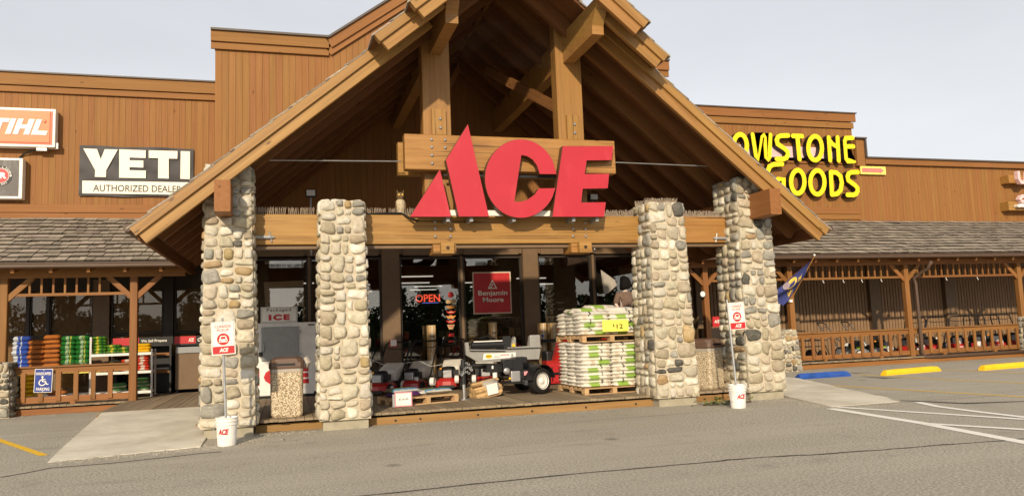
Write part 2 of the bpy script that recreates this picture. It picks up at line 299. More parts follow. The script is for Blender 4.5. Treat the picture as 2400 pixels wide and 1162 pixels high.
# ground
m, n, l, b = base_mat('asphalt')
v = coords(n, l, (1, 1, 1), False)
f1 = noise(n, l, v, 34, 5, .8); f2 = noise(n, l, v, .33, 5, .6); f3 = noise(n, l, v, 150, 2, .7)
c = ramp(n, l, f1, [(.34, (.15, .136, .110)), (.5, (.405, .370, .302)), (.62, (.70, .65, .54))])
vo = node(n, 'ShaderNodeTexVoronoi'); vo.inputs['Scale'].default_value = 60; l.new(v, vo.inputs['Vector'])
c = mix(n, l, c, (.85, .80, .70), ramp(n, l, vo.outputs['Distance'], [(.10, (.55,)*3), (.22, (0,)*3)]))
c = mix(n, l, c, (.10, .09, .076), ramp(n, l, f3, [(.58, (0,)*3), (.70, (.75,)*3)]))
c = mix(n, l, c, (.37, .33, .265), ramp(n, l, f2, [(.40, (0,)*3), (.68, (.55,)*3)]))
f4 = noise(n, l, v, 1.3, 6, .7); c = mix(n, l, c, (.20, .176, .143), ramp(n, l, f4, [(.58, (0,)*3), (.76, (.55,)*3)]))
f5 = noise(n, l, coords(n, l, (.10, .85, 1), False), 1.0, 5, .65, .4); c = mix(n, l, c, (.56, .505, .41), ramp(n, l, f5, [(.50, (0,)*3), (.70, (.40,)*3)]))     # lanes worn pale by traffic
f6 = noise(n, l, coords(n, l, (.22, 2.3, 1), False), 1.0, 4, .6, .8); c = mix(n, l, c, (.17, .16, .13), ramp(n, l, f6, [(.60, (0,)*3), (.72, (.38,)*3)]))      # tyre streaks
vs_ = node(n, 'ShaderNodeTexVoronoi'); vs_.inputs['Scale'].default_value = .62; l.new(v, vs_.inputs['Vector']); c = mix(n, l, c, (.10, .094, .08), ramp(n, l, vs_.outputs['Distance'], [(.03, (.6,)*3), (.09, (0,)*3)]))   # drips of oil
l.new(c, b.inputs['Base Color']); spec(b, .92, .15)
ad = node(n, 'ShaderNodeMath', operation='ADD'); l.new(f1, ad.inputs[0]); l.new(f3, ad.inputs[1]); bump(n, l, b, ad.outputs[0], .8, .012)
def worn(name, col, under, lo=.50, hi=.60, sc=26):
    m, n, l, b = base_mat(name); v = coords(n, l, (1, 1, 1), False); f = noise(n, l, v, sc, 5, .7)
    l.new(mix(n, l, col, under, ramp(n, l, f, [(lo, (0,)*3), (hi, (.9,)*3)])), b.inputs['Base Color']); spec(b, .85, .2); bump(n, l, b, noise(n, l, v, 60, 4, .7), .6, .01)
worn('line_yellow', (.78, .47, .03), (.20, .16, .10), .56, .68); worn('line_yellow_thin', (.74, .48, .06), (.34, .27, .16), .52, .66); worn('line_white', (.84, .81, .74), (.36, .33, .27), .60, .74)
worn('crack_seal', (.075, .064, .056), (.13, .115, .098), .5, .6, 12); worn('chalk', (.62, .58, .52), (.24, .21, .17), .46, .56, 40)
m, n, l, b = base_mat('ramp_concrete'); v = coords(n, l, (1, 1, 1), False)
f = noise(n, l, v, 1.1, 6, .65); g = noise(n, l, v, 45, 4, .7); h = noise(n, l, v, .7, 5, .6, 1.0)
c = ramp(n, l, f, [(.3, (.50, .455, .365)), (.55, (.66, .61, .50)), (.75, (.74, .69, .575))]); c = mix(n, l, c, (.46, .395, .30), ramp(n, l, h, [(.55, (0,)*3), (.72, (.55,)*3)]))
c = mix(n, l, c, (.25, .22, .18), ramp(n, l, g, [(.58, (0,)*3), (.7, (.5,)*3)])); l.new(c, b.inputs['Base Color']); spec(b, .93, .12); bump(n, l, b, g, .5, .01)
# exposed pebble aggregate of the litter bins
m, n, l, b = base_mat('aggregate'); vo = node(n, 'ShaderNodeTexVoronoi'); vo.inputs['Scale'].default_value = 55; l.new(coords(n, l, (1, 1, 1)), vo.inputs['Vector'])
wn = node(n, 'ShaderNodeSeparateColor'); l.new(vo.outputs['Color'], wn.inputs[0]); c = ramp(n, l, wn.outputs[0], [(.0, (.38, .28, .17)), (.4, (.64, .54, .39)), (.8, (.80, .71, .54)), (1.0, (.50, .38, .24))])
c = mix(n, l, c, (.20, .145, .085), ramp(n, l, vo.outputs['Distance'], [(.48, (0,)*3), (.66, (.9,)*3)])); l.new(c, b.inputs['Base Color']); spec(b, .9, .15); bump(n, l, b, vo.outputs['Distance'], -.8, .01)
# checked shirt
m, n, l, b = base_mat('plaid'); sx = node(n, 'ShaderNodeSeparateXYZ'); l.new(coords(n, l, (1, 1, 1), False), sx.inputs[0]); cc = (.20, .135, .105); col = None
c = ramp(n, l, noise(n, l, coords(n, l, (8, 8, 8)), 1.0, 3), [(.3, (.17, .115, .09)), (.7, (.23, .16, .125))])
for ax in (0, 2):
    w_ = node(n, 'ShaderNodeMath', operation='PINGPONG'); w_.inputs[1].default_value = .025; l.new(sx.outputs[ax], w_.inputs[0])
    c = mix(n, l, c, (.09, .055, .045), ramp(n, l, w_.outputs[0], [(.0, (.7,)*3), (.006, (0,)*3)]))
l.new(c, b.inputs['Base Color']); spec(b, .9, .1)
# glass: clear pane with real reflections
def glass(name, k, tint):
    m, n, l, b = base_mat(name); n.remove(b); out = n['Material Output']
    tr = node(n, 'ShaderNodeBsdfTransparent'); tr.inputs[0].default_value = (*tint, 1); gl = node(n, 'ShaderNodeBsdfGlossy'); gl.inputs['Roughness'].default_value = 0.0; gl.inputs[0].default_value = (.95, .93, .88, 1)
    fr = node(n, 'ShaderNodeFresnel'); fr.inputs[0].default_value = 1.5; ad = node(n, 'ShaderNodeMath', operation='ADD'); ad.inputs[1].default_value = k; l.new(fr.outputs[0], ad.inputs[0])
    wv = noise(n, l, coords(n, l, (1.2, 1.2, 1.2)), 1.0, 1); bp = node(n, 'ShaderNodeBump'); bp.inputs['Strength'].default_value = .05; bp.inputs['Distance'].default_value = .02; l.new(wv, bp.inputs['Height']); l.new(bp.outputs[0], gl.inputs['Normal'])
    mx = node(n, 'ShaderNodeMixShader'); l.new(ad.outputs[0], mx.inputs[0]); l.new(tr.outputs[0], mx.inputs[1]); l.new(gl.outputs[0], mx.inputs[2]); l.new(mx.outputs[0], out.inputs[0])
glass('glass', .075, (.85, .83, .80)); glass('glass_shaded', .0, (.92, .90, .87))
def emit(name, col, s):
    m, n, l, b = base_mat(name); b.inputs['Base Color'].default_value = (*col, 1); b.inputs['Emission Color'].default_value = (*col, 1); b.inputs['Emission Strength'].default_value = s
emit('tube_light', (1, .96, .86), .75); emit('neon_red', (1, .10, .05), .9); emit('neon_blue', (.12, .2, 1), .6)
# bird netting: fine cord with open mesh between
m, n, l, b = base_mat('netting'); b.inputs['Base Color'].default_value = (.02, .016, .014, 1); spec(b, .8, .1)
# ------------------------------------------------------------------ layout planes (metres)
YW, YS, YP, ZD, XC = 23.3, 19.3, 20.4, .21, 4.05
def px_y(x, Y): return P(x, 600, Y).x
# ------------------------------------------------------------------ ground, ramps, markings
gm = MB(); N = 40
gm.box(-250, 250, -250, 250, -.5, 0)
ground = tag(gm.build('ground', 'asphalt'), 'grey worn asphalt car park in front of the store', kind='structure')
def strip(name, pts, w, mat, z=.004, closed=False):
    """painted band lying on the asphalt along ground points"""
    pts = [Vector((p[0], p[1], z)) for p in pts]; L = []; Rr = []
    for i, p in enumerate(pts):
        t = (pts[min(i + 1, len(pts) - 1)] - pts[max(i - 1, 0)]).normalized(); nn = Vector((-t.y, t.x, 0)); ww = w[i] if isinstance(w, list) else w
        L.append(p + nn * ww / 2); Rr.append(p - nn * ww / 2)
    k = len(pts); return MB().add(L + Rr, [(i, k + i, k + i + 1, i + 1) for i in range(k - 1)]).build(name, mat, ground)
def gl(*pp): return [G(x, y) for x, y in pp]
def ext(a, b, k): return a + (b - a) * k
A, B = G(-10, 1028), G(104, 1067); strip('parking_line', [ext(B, A, 2.2), B], .115, 'line_yellow')
for a, b, w, mt_ in [((2010, 877.3), (2226, 890), .10, 'line_yellow_thin'), ((2263, 890.7), (2420, 899), .10, 'line_yellow_thin'), ((1950, 903.3), (2420, 931), .12, 'line_yellow_thin'), ((2210, 866), (2420, 875), .10, 'line_yellow_thin')]:
    a, b = gl(a, b); strip('parking_line', [a, ext(a, b, 1.15)], w, mt_)
for pts, w in [([(1946, 957), (2153, 990), (2420, 1040)], .18), ([(1962, 954), (2100, 963), (2420, 984)], .14), ([(2153, 991.5), (2420, 1008)], .14), ([(2150, 942.5), (2200, 953), (2300, 966), (2420, 980)], .14)]:
    q = gl(*pts); q[-1] = ext(q[-2], q[-1], 1.3); strip('crossing_line', q, w, 'line_white', .005 if w > .15 else .0075)
random.seed(4)
cp = [(700, 1190), (820, 1165), (1050, 1140), (1300, 1115), (1500, 1096), (1600, 1088), (1690, 1079), (1760, 1073), (1900, 1065), (2060, 1054), (2190, 1043), (2300, 1036), (2400, 1028), (2600, 1015)]
cq = []
for (x0, y0), (x1, y1) in zip(cp, cp[1:]):
    for t in (0, .25, .5, .75): cq.append((x0 + (x1 - x0) * t, y0 + (y1 - y0) * t + random.uniform(-.8, .8)))
strip('crack_seal', gl(*cq), [random.uniform(.03, .065) for _ in cq], 'crack_seal', .003)
strip('crack_seal', gl((0, 1118), (60, 1108), (120, 1096), (260, 1085), (400, 1070), (470, 1062), (520, 1058)), .05, 'crack_seal', .003)
strip('crack_seal', gl((2110, 938), (2180, 941), (2260, 945), (2400, 940), (2500, 938)), [.06, .16, .22, .1, .08], 'crack_seal', .003)
strip('oil_stain', gl((2020, 882), (2080, 886), (2120, 884)), [.05, .3, .05], 'crack_seal', .0022); strip('oil_stain', gl((1975, 872), (2010, 874), (2040, 872)), [.04, .22, .04], 'crack_seal', .0022)
for i, pl in enumerate([[(625, 1034), (650, 1036), (668, 1032), (664, 1028), (672, 1034), (690, 1029), (696, 1033), (684, 1028)], [(690, 1031), (705, 1028), (712, 1026), (720, 1030), (728, 1029)], [(732, 1028), (745, 1029), (758, 1027), (763, 1024), (750, 1023), (738, 1025), (732, 1028)], [(768, 1027), (780, 1024), (789, 1021)], [(770, 1023), (776, 1026)], [(1648, 1099), (1665, 1101), (1682, 1100)], [(2065, 1065), (2080, 1067), (2095, 1066)]]):
    strip('chalk_mark', gl(*pl), .02, 'chalk', .004 + i * .0003)
def slab(name, pts, mat, label, thick=.35):
    pts = [Vector(p) for p in pts]; n = len(pts)
    if sum((pts[i].x * pts[(i + 1) % n].y - pts[(i + 1) % n].x * pts[i].y) for i in range(n)) < 0: pts = pts[::-1]
    return tag(MB().hexa([Vector((p.x, p.y, -thick)) for p in pts], pts).build(name, mat), label, kind='structure')
lz = lambda p, z: Vector((p.x, p.y, z))
a, b, c, d = G(112, 1083), G(470, 1047), G(240, 965, ZD), G(470, 955, ZD)
e_ = G(140, 1055, .02)
jg = random.Random(31); jit = lambda q, s_: q + Vector((jg.uniform(-s_, s_), jg.uniform(-s_, s_), 0))
slab('ramp', [lz(a, .006)] + [lz(jit(ext(a, b, k / 26), .045), .007 + .0002 * k) for k in range(1, 26)] + [lz(b, .012), lz(G(482, 1030), .03), Vector((-1.15, 17.35, ZD - .004)), lz(c, ZD - .004), lz(e_, .03)], 'ramp_concrete', 'pale concrete ramp up to the deck left of the stone columns')
a2, b2, c2 = G(1950, 953), G(2108, 941), G(1832, 930)
c3_, d3_ = G(2075, 932), G(1872, 890)
slab('ramp', [lz(a2, .006)] + [lz(jit(ext(a2, b2, k / 10), .03), .0065) for k in range(1, 10)] + [lz(b2, .008), lz(G(2090, 937), .01)] + [lz(jit(ext(c3_, d3_, k / 12), .035), .015 + .035 * k / 12) for k in range(12)] + [lz(d3_, .05), Vector((11.2, 17.4, ZD - .004)), Vector((9.7, 17.4, ZD - .004)), lz(c2 + Vector((.1, .2, 0)), .03)], 'ramp_concrete', 'pale concrete ramp beside the right outer stone column')

# ------------------------------------------------------------------ deck: every plank its own board
random.seed(11)
deck = thing('deck', (4, 16, 0), 'weathered plank deck along the store front under portico and porches', None, kind='structure')
def planks(x0, x1, yf, yb, z=ZD, w=.142, yfun=None):
    x = x0
    while x < x1 - .05:
        f0 = yf(x) if callable(yf) else yf
        bar('plank', (x + w / 2, f0 + random.uniform(-.012, .012), z - .02 + random.uniform(-.003, .003)), (x + w / 2, yb, z - .02), w - .008, .04, 'deck_wood', deck); x += w
planks(-3.62, -1.42, 17.32, 22.9); planks(-1.42, 9.7, 13.56, 19.2); planks(9.7, 11.2, 17.4, 22.9); planks(11.2, 12.0, 20.2, 22.9)
planks(-9.0, -3.62, 20.28, 22.9); planks(12.0, 27.0, 20.2, 22.9)
MB().box(-3.6, 11.18, 17.6, 23, -.1, ZD - .045).box(-1.3, 9.6, 13.9, 17.6, -.1, ZD - .046).box(-9, -3.6, 20.6, 23, -.1, ZD - .045).box(11.19, 31, 20.5, 23, -.1, ZD - .045).build('deck_base', 'dark_void', deck)
for x0, x1, y in ((-.50, .62, 13.72), (1.28, 6.80, 13.64), (7.52, 8.7, 13.68)): bar('fascia_board', (x0, y, .065), (x1, y, .065), .05, .125, 'deck_fascia', deck)
for x0, x1, y in ((-9, -3.62, 20.36), (11.25, 31, 20.28)): bar('fascia_board', (x0, y, .07), (x1, y, .07), .05, .13, 'porch_wood', deck)
bar('fascia_board', (-3.64, 17.4, .07), (-3.64, 20.3, .07), .04, .13, 'deck_fascia', deck)
for px_, Y_ in ((927, 13.61), (985, 13.61), (1120, 13.61), (1247, 13.61), (1373, 13.61), (1490, 13.61)):
    p = P(px_, 975 - (px_ - 927) * .066, Y_); MB().lathe([(.02, 0), (.02, .012)], 8, Matrix.Translation(Vector((p.x, 13.615, .06))) @ Matrix.Rotation(R(90), 4, 'X')).build('bolt', 'bronze', deck)

# ------------------------------------------------------------------ store building
store = thing('store_building', (4, 21, 0), 'long brown timber-sided store building with stepped parapet and dark shop windows', 'store building')
SPC = .156
def wall_boards(name, x0, x1, Y, zb, ztop, holes=None):
    """backing wall with single upright siding boards in front"""
    zt = ztop if callable(ztop) else (lambda x: ztop)
    xs = [x0 + i * .25 for i in range(int((x1 - x0) / .25) + 1)] + [x1]
    w = MB().prism([(x0, zb), (x1, zb)] + [(x, zt(x) - .05) for x in reversed(xs)], Y + .03, Y + .25).build(name, 'siding', store)
    x = x0
    while x < x1 - .03:
        xe = min(x + SPC, x1); h = min(zt(x), zt(xe)) - .02
        bar('siding_board', ((x + xe) / 2, Y + .012, zb), ((x + xe) / 2, Y + .012, h), xe - x - .005, .022 + random.uniform(0, .004), 'siding', w, up=YUP); x = xe
    return w
def hboard(name, x0, x1, y, z, h, t, mat, z1=None):
    return bar(name, (x0, y, z), (x1, y, z1 if z1 is not None else z), t, h, mat, store)
# left wing
wall_boards('upper_wall', -9.6, -1.6, YW, 4.6, 8.95)
hboard('parapet_board', -9.8, -1.62, YW - .10, 8.79, .33, .06, 'siding'); hboard('parapet_board', -9.8, -1.62, YW - .05, 8.53, .17, .05, 'siding'); hboard('parapet_cap', -9.8, -1.62, YW - .06, 8.975, .04, .24, 'cap_metal')
hboard('trim_board', -9.8, -1.62, YW - .05, 5.25, .22, .06, 'siding'); hboard('trim_board', -9.8, -1.62, YW - .03, 5.04, .18, .045, 'siding')
# middle block: level parapet with a raised gable in the middle
def ztall(x):
    g0, g1 = 1.07, 2 * XC - 1.07
    return 9.0 if x < g0 or x > g1 else 9.0 + .731 * min(x - g0, g1 - x)
wall_boards('upper_wall', -1.61, 10.42, YS, 3.7, lambda x: ztall(x) - .02)
def par(x0, x1):
    z0, z1 = ztall(x0), ztall(x1)
    hboard('parapet_board', x0, x1, YS - .10, z0 - .155, .26, .06, 'siding', z1 - .155); hboard('parapet_board', x0, x1, YS - .05, z0 - .37, .18, .05, 'siding', z1 - .37); hboard('parapet_cap', x0, x1, YS - .06, z0, .05, .26, 'cap_metal', z1)
par(-1.70, 1.07); par(1.07, XC); par(XC, 2 * XC - 1.07); par(2 * XC - 1.07, 10.53)
MB().box(-1.61, -1.36, YS + .25, YW + .1, 3.4, 8.9).build('side_wall', 'siding', store); MB().box(10.17, 10.42, YS + .25, YW + .1, 3.4, 8.9).build('side_wall', 'siding', store)
for x in (-1.63, 10.46): bar('parapet_board', (x, YS - .07, 8.845), (x, YW, 8.845), .06, .26, 'siding', store)
# right wing: letters wall, small step, lower wall
wall_boards('upper_wall', 10.45, 20.16, YW, 4.6, 9.0); wall_boards('upper_wall', 20.17, 31.0, YW + .03, 4.6, 7.36)
hboard('parapet_board', 10.45, 20.27, YW - .10, 8.84, .30, .06, 'siding'); hboard('parapet_board', 10.45, 20.2, YW - .05, 8.56, .22, .05, 'siding'); hboard('parapet_cap', 10.45, 20.30, YW - .06, 9.01, .04, .24, 'cap_metal')
hboard('parapet_board', 20.60, 31.0, YW - .06, 7.24, .22, .06, 'siding'); hboard('parapet_cap', 20.60, 31.0, YW - .04, 7.37, .05, .24, 'cap_metal')
MB().box(20.18, 20.58, YW - .085, YW + .2, 7.05, 8.06).build('step_wall', 'siding', store); hboard('parapet_cap', 20.16, 20.66, YW - .06, 8.085, .05, .26, 'cap_metal'); bar('parapet_cap', (20.61, YW - .06, 7.395), (20.61, YW - .06, 8.06), .05, .24, 'cap_metal', store, up=YUP); vbar('trim_board', 20.25, YW - .11, 7.05, 8.0, .12, .04, 'siding', store)
hboard('trim_board', 10.45, 20.2, YW - .05, 5.38, .24, .06, 'siding'); hboard('trim_board', 10.45, 20.2, YW - .03, 5.16, .18, .045, 'siding')
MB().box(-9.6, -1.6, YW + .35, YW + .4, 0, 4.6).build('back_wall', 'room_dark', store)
MB().box(-9.6, 31, 41.6, 42, 0, 7.3).build('rear_wall', 'siding', store); MB().box(-9.6, 31, YW + .3, 41.6, 7.0, 7.1).build('flat_roof', 'cap_metal', store)
# --- shop front under the portico
ZT = 3.45
MB().box(-1.6, 10.4, YS, YS + .3, ZT + .07, 3.75).build('window_header', 'brown_paint', store)
def hdrpanel(x0, x1): MB().box(x0, x1, YS - .05, YS - .005, ZT + .04, 3.74).build('header_panel', 'brown_paint', store)
for x0, x1 in ((-1.5, .42), (.5, 2.2), (2.82, 4.28), (4.38, 5.85), (6.46, 7.85), (8.0, 9.1)): hdrpanel(x0, x1)
for x0, x1 in ((-1.6, -1.25), (2.281, 2.72), (5.95, 6.36), (9.2, 10.4)): MB().box(x0, x1, YS - .10, YS + .28, ZD, 3.72).build('pilaster', 'brown_paint', store)
def window(x0, x1, z0, z1, Y, fw=.05, gm_='glass', parent=None, mull=()):
    w = MB().box(x0, x0 + fw, Y, Y + .1, z0, z1).box(x1 - fw, x1, Y, Y + .1, z0, z1).box(x0 + fw, x1 - fw, Y, Y + .1, z1 - fw, z1).box(x0 + fw, x1 - fw, Y, Y + .1, z0, z0 + fw).build('window', 'bronze', parent or store)
    MB().box(x0 + fw, x1 - fw, Y + .04, Y + .05, z0 + fw, z1 - fw).build('pane', gm_, w); return w
for x0, x1 in ((-1.25, .52), (.56, 2.28), (2.73, 4.29), (4.35, 5.94), (6.37, 7.90), (7.98, 9.19)): window(x0, x1, ZD + .10, ZT, YS, .05)
for x in (.54, 4.32, 7.94): vbar('mullion', x, YS + .02, ZD, ZT + .02, .06, .1, 'brown_paint', store)
MB().box(-1.6, 10.4, YS + .1, YS + .3, -.1, ZD + .10).build('window_sill', 'brown_paint', store)
# shop interior, with ceiling tubes seen through the glass
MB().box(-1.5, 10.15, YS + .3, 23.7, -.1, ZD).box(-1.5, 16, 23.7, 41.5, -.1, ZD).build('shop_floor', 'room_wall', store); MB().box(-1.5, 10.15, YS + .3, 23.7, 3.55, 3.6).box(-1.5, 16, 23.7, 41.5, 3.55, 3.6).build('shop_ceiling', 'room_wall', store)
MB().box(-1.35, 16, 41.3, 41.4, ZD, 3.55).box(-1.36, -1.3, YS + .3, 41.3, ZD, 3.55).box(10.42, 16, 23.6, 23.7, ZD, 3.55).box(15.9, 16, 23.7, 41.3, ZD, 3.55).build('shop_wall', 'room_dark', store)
for i, (x, y) in enumerate([(4.9, 30.5), (5.9, 33.0), (6.1, 35.5), (4.4, 27.0), (7.6, 31.0), (8.6, 34.0), (9.3, 29.0), (2.6, 31.0), (3.2, 36.0), (.4, 29.5), (11.0, 33.0)]):
    MB().box(x - .6, x + .6, y - .05, y + .05, 3.50, 3.54).build('ceiling_light', 'tube_light', store)
for i, (x, y, h) in enumerate([(1.2, 22.5, 1.7), (3.0, 23.0, 1.6), (4.8, 23.0, 1.8), (6.8, 22.4, 1.7), (8.4, 22.8, 1.8), (5.4, 27.5, 1.9), (8.0, 28.5, 1.9), (3.0, 28.0, 1.8)]):
    sm = MB().box(x - .5, x + .5, y - .3, y + .3, ZD, ZD + h); random.seed(i)
    for k in range(3):
        for q in range(5): sm.box(x - .46 + q * .19, x - .32 + q * .19, y - .36, y - .3, ZD + .2 + k * .48, ZD + .42 + k * .48, random.choice((1, 2, 3)))
    sm.build('shop_shelf', ['room_dark', 'bag_olive', 'bag_red', 'card_tan'], store)
# --- left wing wall under the porch: tinted windows with brown shades behind
MB().box(-9.5, -1.65, YW, YW + .3, 3.05, 4.6).build('window_header', 'bronze', store)
for x0, x1 in ((-9.4, -6.60), (-6.52, -6.12), (-6.06, -5.02), (-4.56, -3.28), (-2.96, -1.7)):
    window(x0, x1, 1.82, 3.05, YW, .03, 'glass_shaded'); window(x0, x1, ZD, 1.80, YW, .03, 'glass_shaded')
for x0, x1 in ((-5.0, -4.60), (-3.25, -3.0)): MB().box(x0, x1, YW - .12, YW + .2, ZD, 3.3).build('pilaster', 'brown_paint' if x0 < -4 else 'bronze', store)
for x in (-6.56, -6.09): vbar('mullion', x, YW + .02, ZD, 3.1, .06, .12, 'bronze', store)
MB().box(-9.4, -1.7, YW + .14, YW + .16, ZD, 3.05).build('window_shade', 'shade_cloth', store)
# --- right wing wall under the porch: ribbed metal bays between pilasters
px_ = [10.45, 13.2, 16.72, 20.23, 23.63, 27.34, 30.9]
for i, x in enumerate(px_): MB().box(x, x + .46, YW - .16, YW + .2, ZD, 4.4).build('pilaster', 'brown_paint', store)
for i in range(len(px_) - 1):
    x0, x1 = px_[i] + .46, px_[i + 1]; mb = MB().box(x0, x1, YW + .04, YW + .2, ZD, 4.4); x = x0 + .02
    while x < x1 - .06: mb.box(x, x + .102, YW - .015, YW + .04, ZD + .02, 4.35); x += .132
    tag(mb.build('ribbed_panel', 'rib_metal', store), kind='stuff')
# ------------------------------------------------------------------ stonework
def cubesphere(nn=3):
    pts = {}; vs = []; fs = []
    def vid(p):
        k = tuple(round(q, 4) for q in p)
        if k not in pts: pts[k] = len(vs); vs.append(Vector(p))
        return pts[k]
    for ax in range(3):
        for sg in (-1, 1):
            for i in range(nn):
                for j in range(nn):
                    q = []
                    for a_, b_ in ((i, j), (i + 1, j), (i + 1, j + 1), (i, j + 1)):
                        p = [0, 0, 0]; p[ax] = sg; p[(ax + 1) % 3] = -1 + 2 * a_ / nn; p[(ax + 2) % 3] = -1 + 2 * b_ / nn; q.append(vid(p))
                    fs.append(tuple(q) if sg > 0 else tuple(q[::-1]))
    return vs, fs
CSV, CSF = cubesphere(4)
def stone_verts(sx, sy, sz, rng):
    e = rng.uniform(3.2, 5.5); off = Vector((rng.uniform(0, 99), rng.uniform(0, 99), rng.uniform(0, 99))); kx, kz = rng.uniform(-.22, .22), rng.uniform(-.22, .22); out = []
    for p in CSV:
        q = p / ((abs(p.x) ** e + abs(p.y) ** e + abs(p.z) ** e) ** (1 / e)); d = 1 + .20 * mnoise.noise(q * 1.25 + off) + .07 * mnoise.noise(q * 3.3 + off)
        q = Vector((q.x * (1 + kx * q.z), q.y, q.z * (1 + kz * q.x))) * d; out.append((q.x * sx / 2, q.y * sy / 2, q.z * sz / 2))
    return out
def cells(x0, x1, z0, z1, rng, big=.34, out=None, mn=.11):
    if out is None: out = []
    w, h = x1 - x0, z1 - z0; lim_w, lim_h = big * rng.uniform(.75, 1.25), big * rng.uniform(.55, .9)
    if h > lim_h and (h > w * .9 or w < lim_w) and h > 2 * mn: t = z0 + h * rng.uniform(.36, .64); cells(x0, x1, z0, t, rng, big, out, mn); cells(x0, x1, t, z1, rng, big, out, mn)
    elif w > lim_w and w > 2 * mn: t = x0 + w * rng.uniform(.34, .66); cells(x0, t, z0, z1, rng, big, out, mn); cells(t, x1, z0, z1, rng, big, out, mn)
    else: out.append((x0, x1, z0, z1))
    return out
def column(parent, cx, yf, wb, wt, dep, zt, seed, name='stone_column', zb=.16, weights=(40, 26, 19, 10, 2, 3), pad=True, big=.37, indiv=True):
    rng = random.Random(seed); W = lambda z: wb + (wt - wb) * (z - zb) / (zt - zb); yfz = lambda z: yf + (wb - wt) / 2 * (z - zb) / (zt - zb); H = wb / 2 - .012; T = wt / 2 - .012
    col = MB().hexa([(cx - H, yf + .002, zb), (cx + H, yf + .002, zb), (cx + H, yf + dep, zb), (cx - H, yf + dep, zb)], [(cx - T, yfz(zt) + .002, zt - .03), (cx + T, yfz(zt) + .002, zt - .03), (cx + T, yf + dep, zt - .03), (cx - T, yf + dep, zt - .03)]).build(name, 'mortar', parent)
    if pad: MB().box(cx - wb / 2 + .07, cx + wb / 2 - .05, yf + .06, yf + dep - .05, -.05, zb - .005).build('concrete_pad', 'concrete_pad', col)
    for (u0, u1, z0, z1) in cells(-wb / 2, wb / 2, zb, zt, rng, big):           # front face: single stones
        zc = (z0 + z1) / 2; k = W(zc) / wb; sx = (u1 - u0) * k - .028; sz = z1 - z0 - .028
        me = bpy.data.meshes.new('stone'); me.from_pydata(stone_verts(sx * 1.04, .20, sz * 1.04, rng), [], CSF); me.polygons.foreach_set('use_smooth', [True] * len(me.polygons))
        me.materials.append(MT[rng.choices(STONES, weights)[0]])
        link('stone', me, None, col, Matrix.Translation(Vector((cx + (u0 + u1) / 2 * k, yfz(zc) + .050 + rng.uniform(-.014, .014), zc))) @ Matrix.Rotation(rng.uniform(-.16, .16), 4, 'Y'))
    mb = MB()                                                                    # sides and top
    for sgn in (-1, 1):
        for (u0, u1, z0, z1) in cells(.06, dep, zb, zt, rng, big):
            zc = (z0 + z1) / 2; sy = u1 - u0 - .03; sz = z1 - z0 - .03; mi = rng.choices(range(6), weights)[0]
            mb.add([(cx + sgn * (W(zc) / 2 - .055) + v[1], yf + (u0 + u1) / 2 + v[0], zc + v[2]) for v in stone_verts(sy, .18, sz, rng)], CSF, mi)
    for (u0, u1, z0, z1) in cells(-wt / 2, wt / 2, yfz(zt), yf + dep, rng, big):
        mb.add([(cx + (u0 + u1) / 2 + v[0], (z0 + z1) / 2 + v[2], zt - .05 + v[1]) for v in stone_verts(u1 - u0, .13, z1 - z0, rng)], CSF, rng.choices(range(6), weights)[0])
    tag(mb.build('side_stones', STONES, col, smooth=True), kind='stuff')
    return col
# ------------------------------------------------------------------ entrance portico
port = thing('entrance_portico', (XC, 13.4, 0), 'steep timber gable portico on four river stone columns over the entrance', 'portico')
column(port, -.90, 13.28, .86, .72, .86, 4.42, 21, weights=(36, 21, 22, 14, 3, 4)); column(port, .935, 13.28, .86, .74, .86, 3.86, 5)
column(port, 7.08, 13.28, .90, .74, .90, 3.88, 33, weights=(36, 18, 24, 16, 3, 3)); column(port, 9.02, 13.28, .86, .72, .95, 4.42, 47, weights=(28, 12, 29, 21, 6, 4))
SL = .835; ZR = 8.18                                    # roof pitch and the height of the barge board's lower edge at the ridge
def zb_(dx): return ZR - SL * abs(dx)
CS = 1 / math.sqrt(1 + SL * SL)
def rake(name, sgn, d0, d1, Y, off, hv, t, mat='timber'):
    """board along the slope from d0 (ridge side) to d1 (eave side); off and hv measured upright"""
    zc = off + hv / 2; bar(name, (XC + sgn * d1, Y, zb_(d1) + zc), (XC + sgn * d0, Y, zb_(d0) + zc), t, hv * CS, mat, port, bev=.006)
tiers = [(2.15, 6.17, 12.9), (1.65, 2.47, 12.25), (0, 1.93, 11.9)]
yback = 20.6
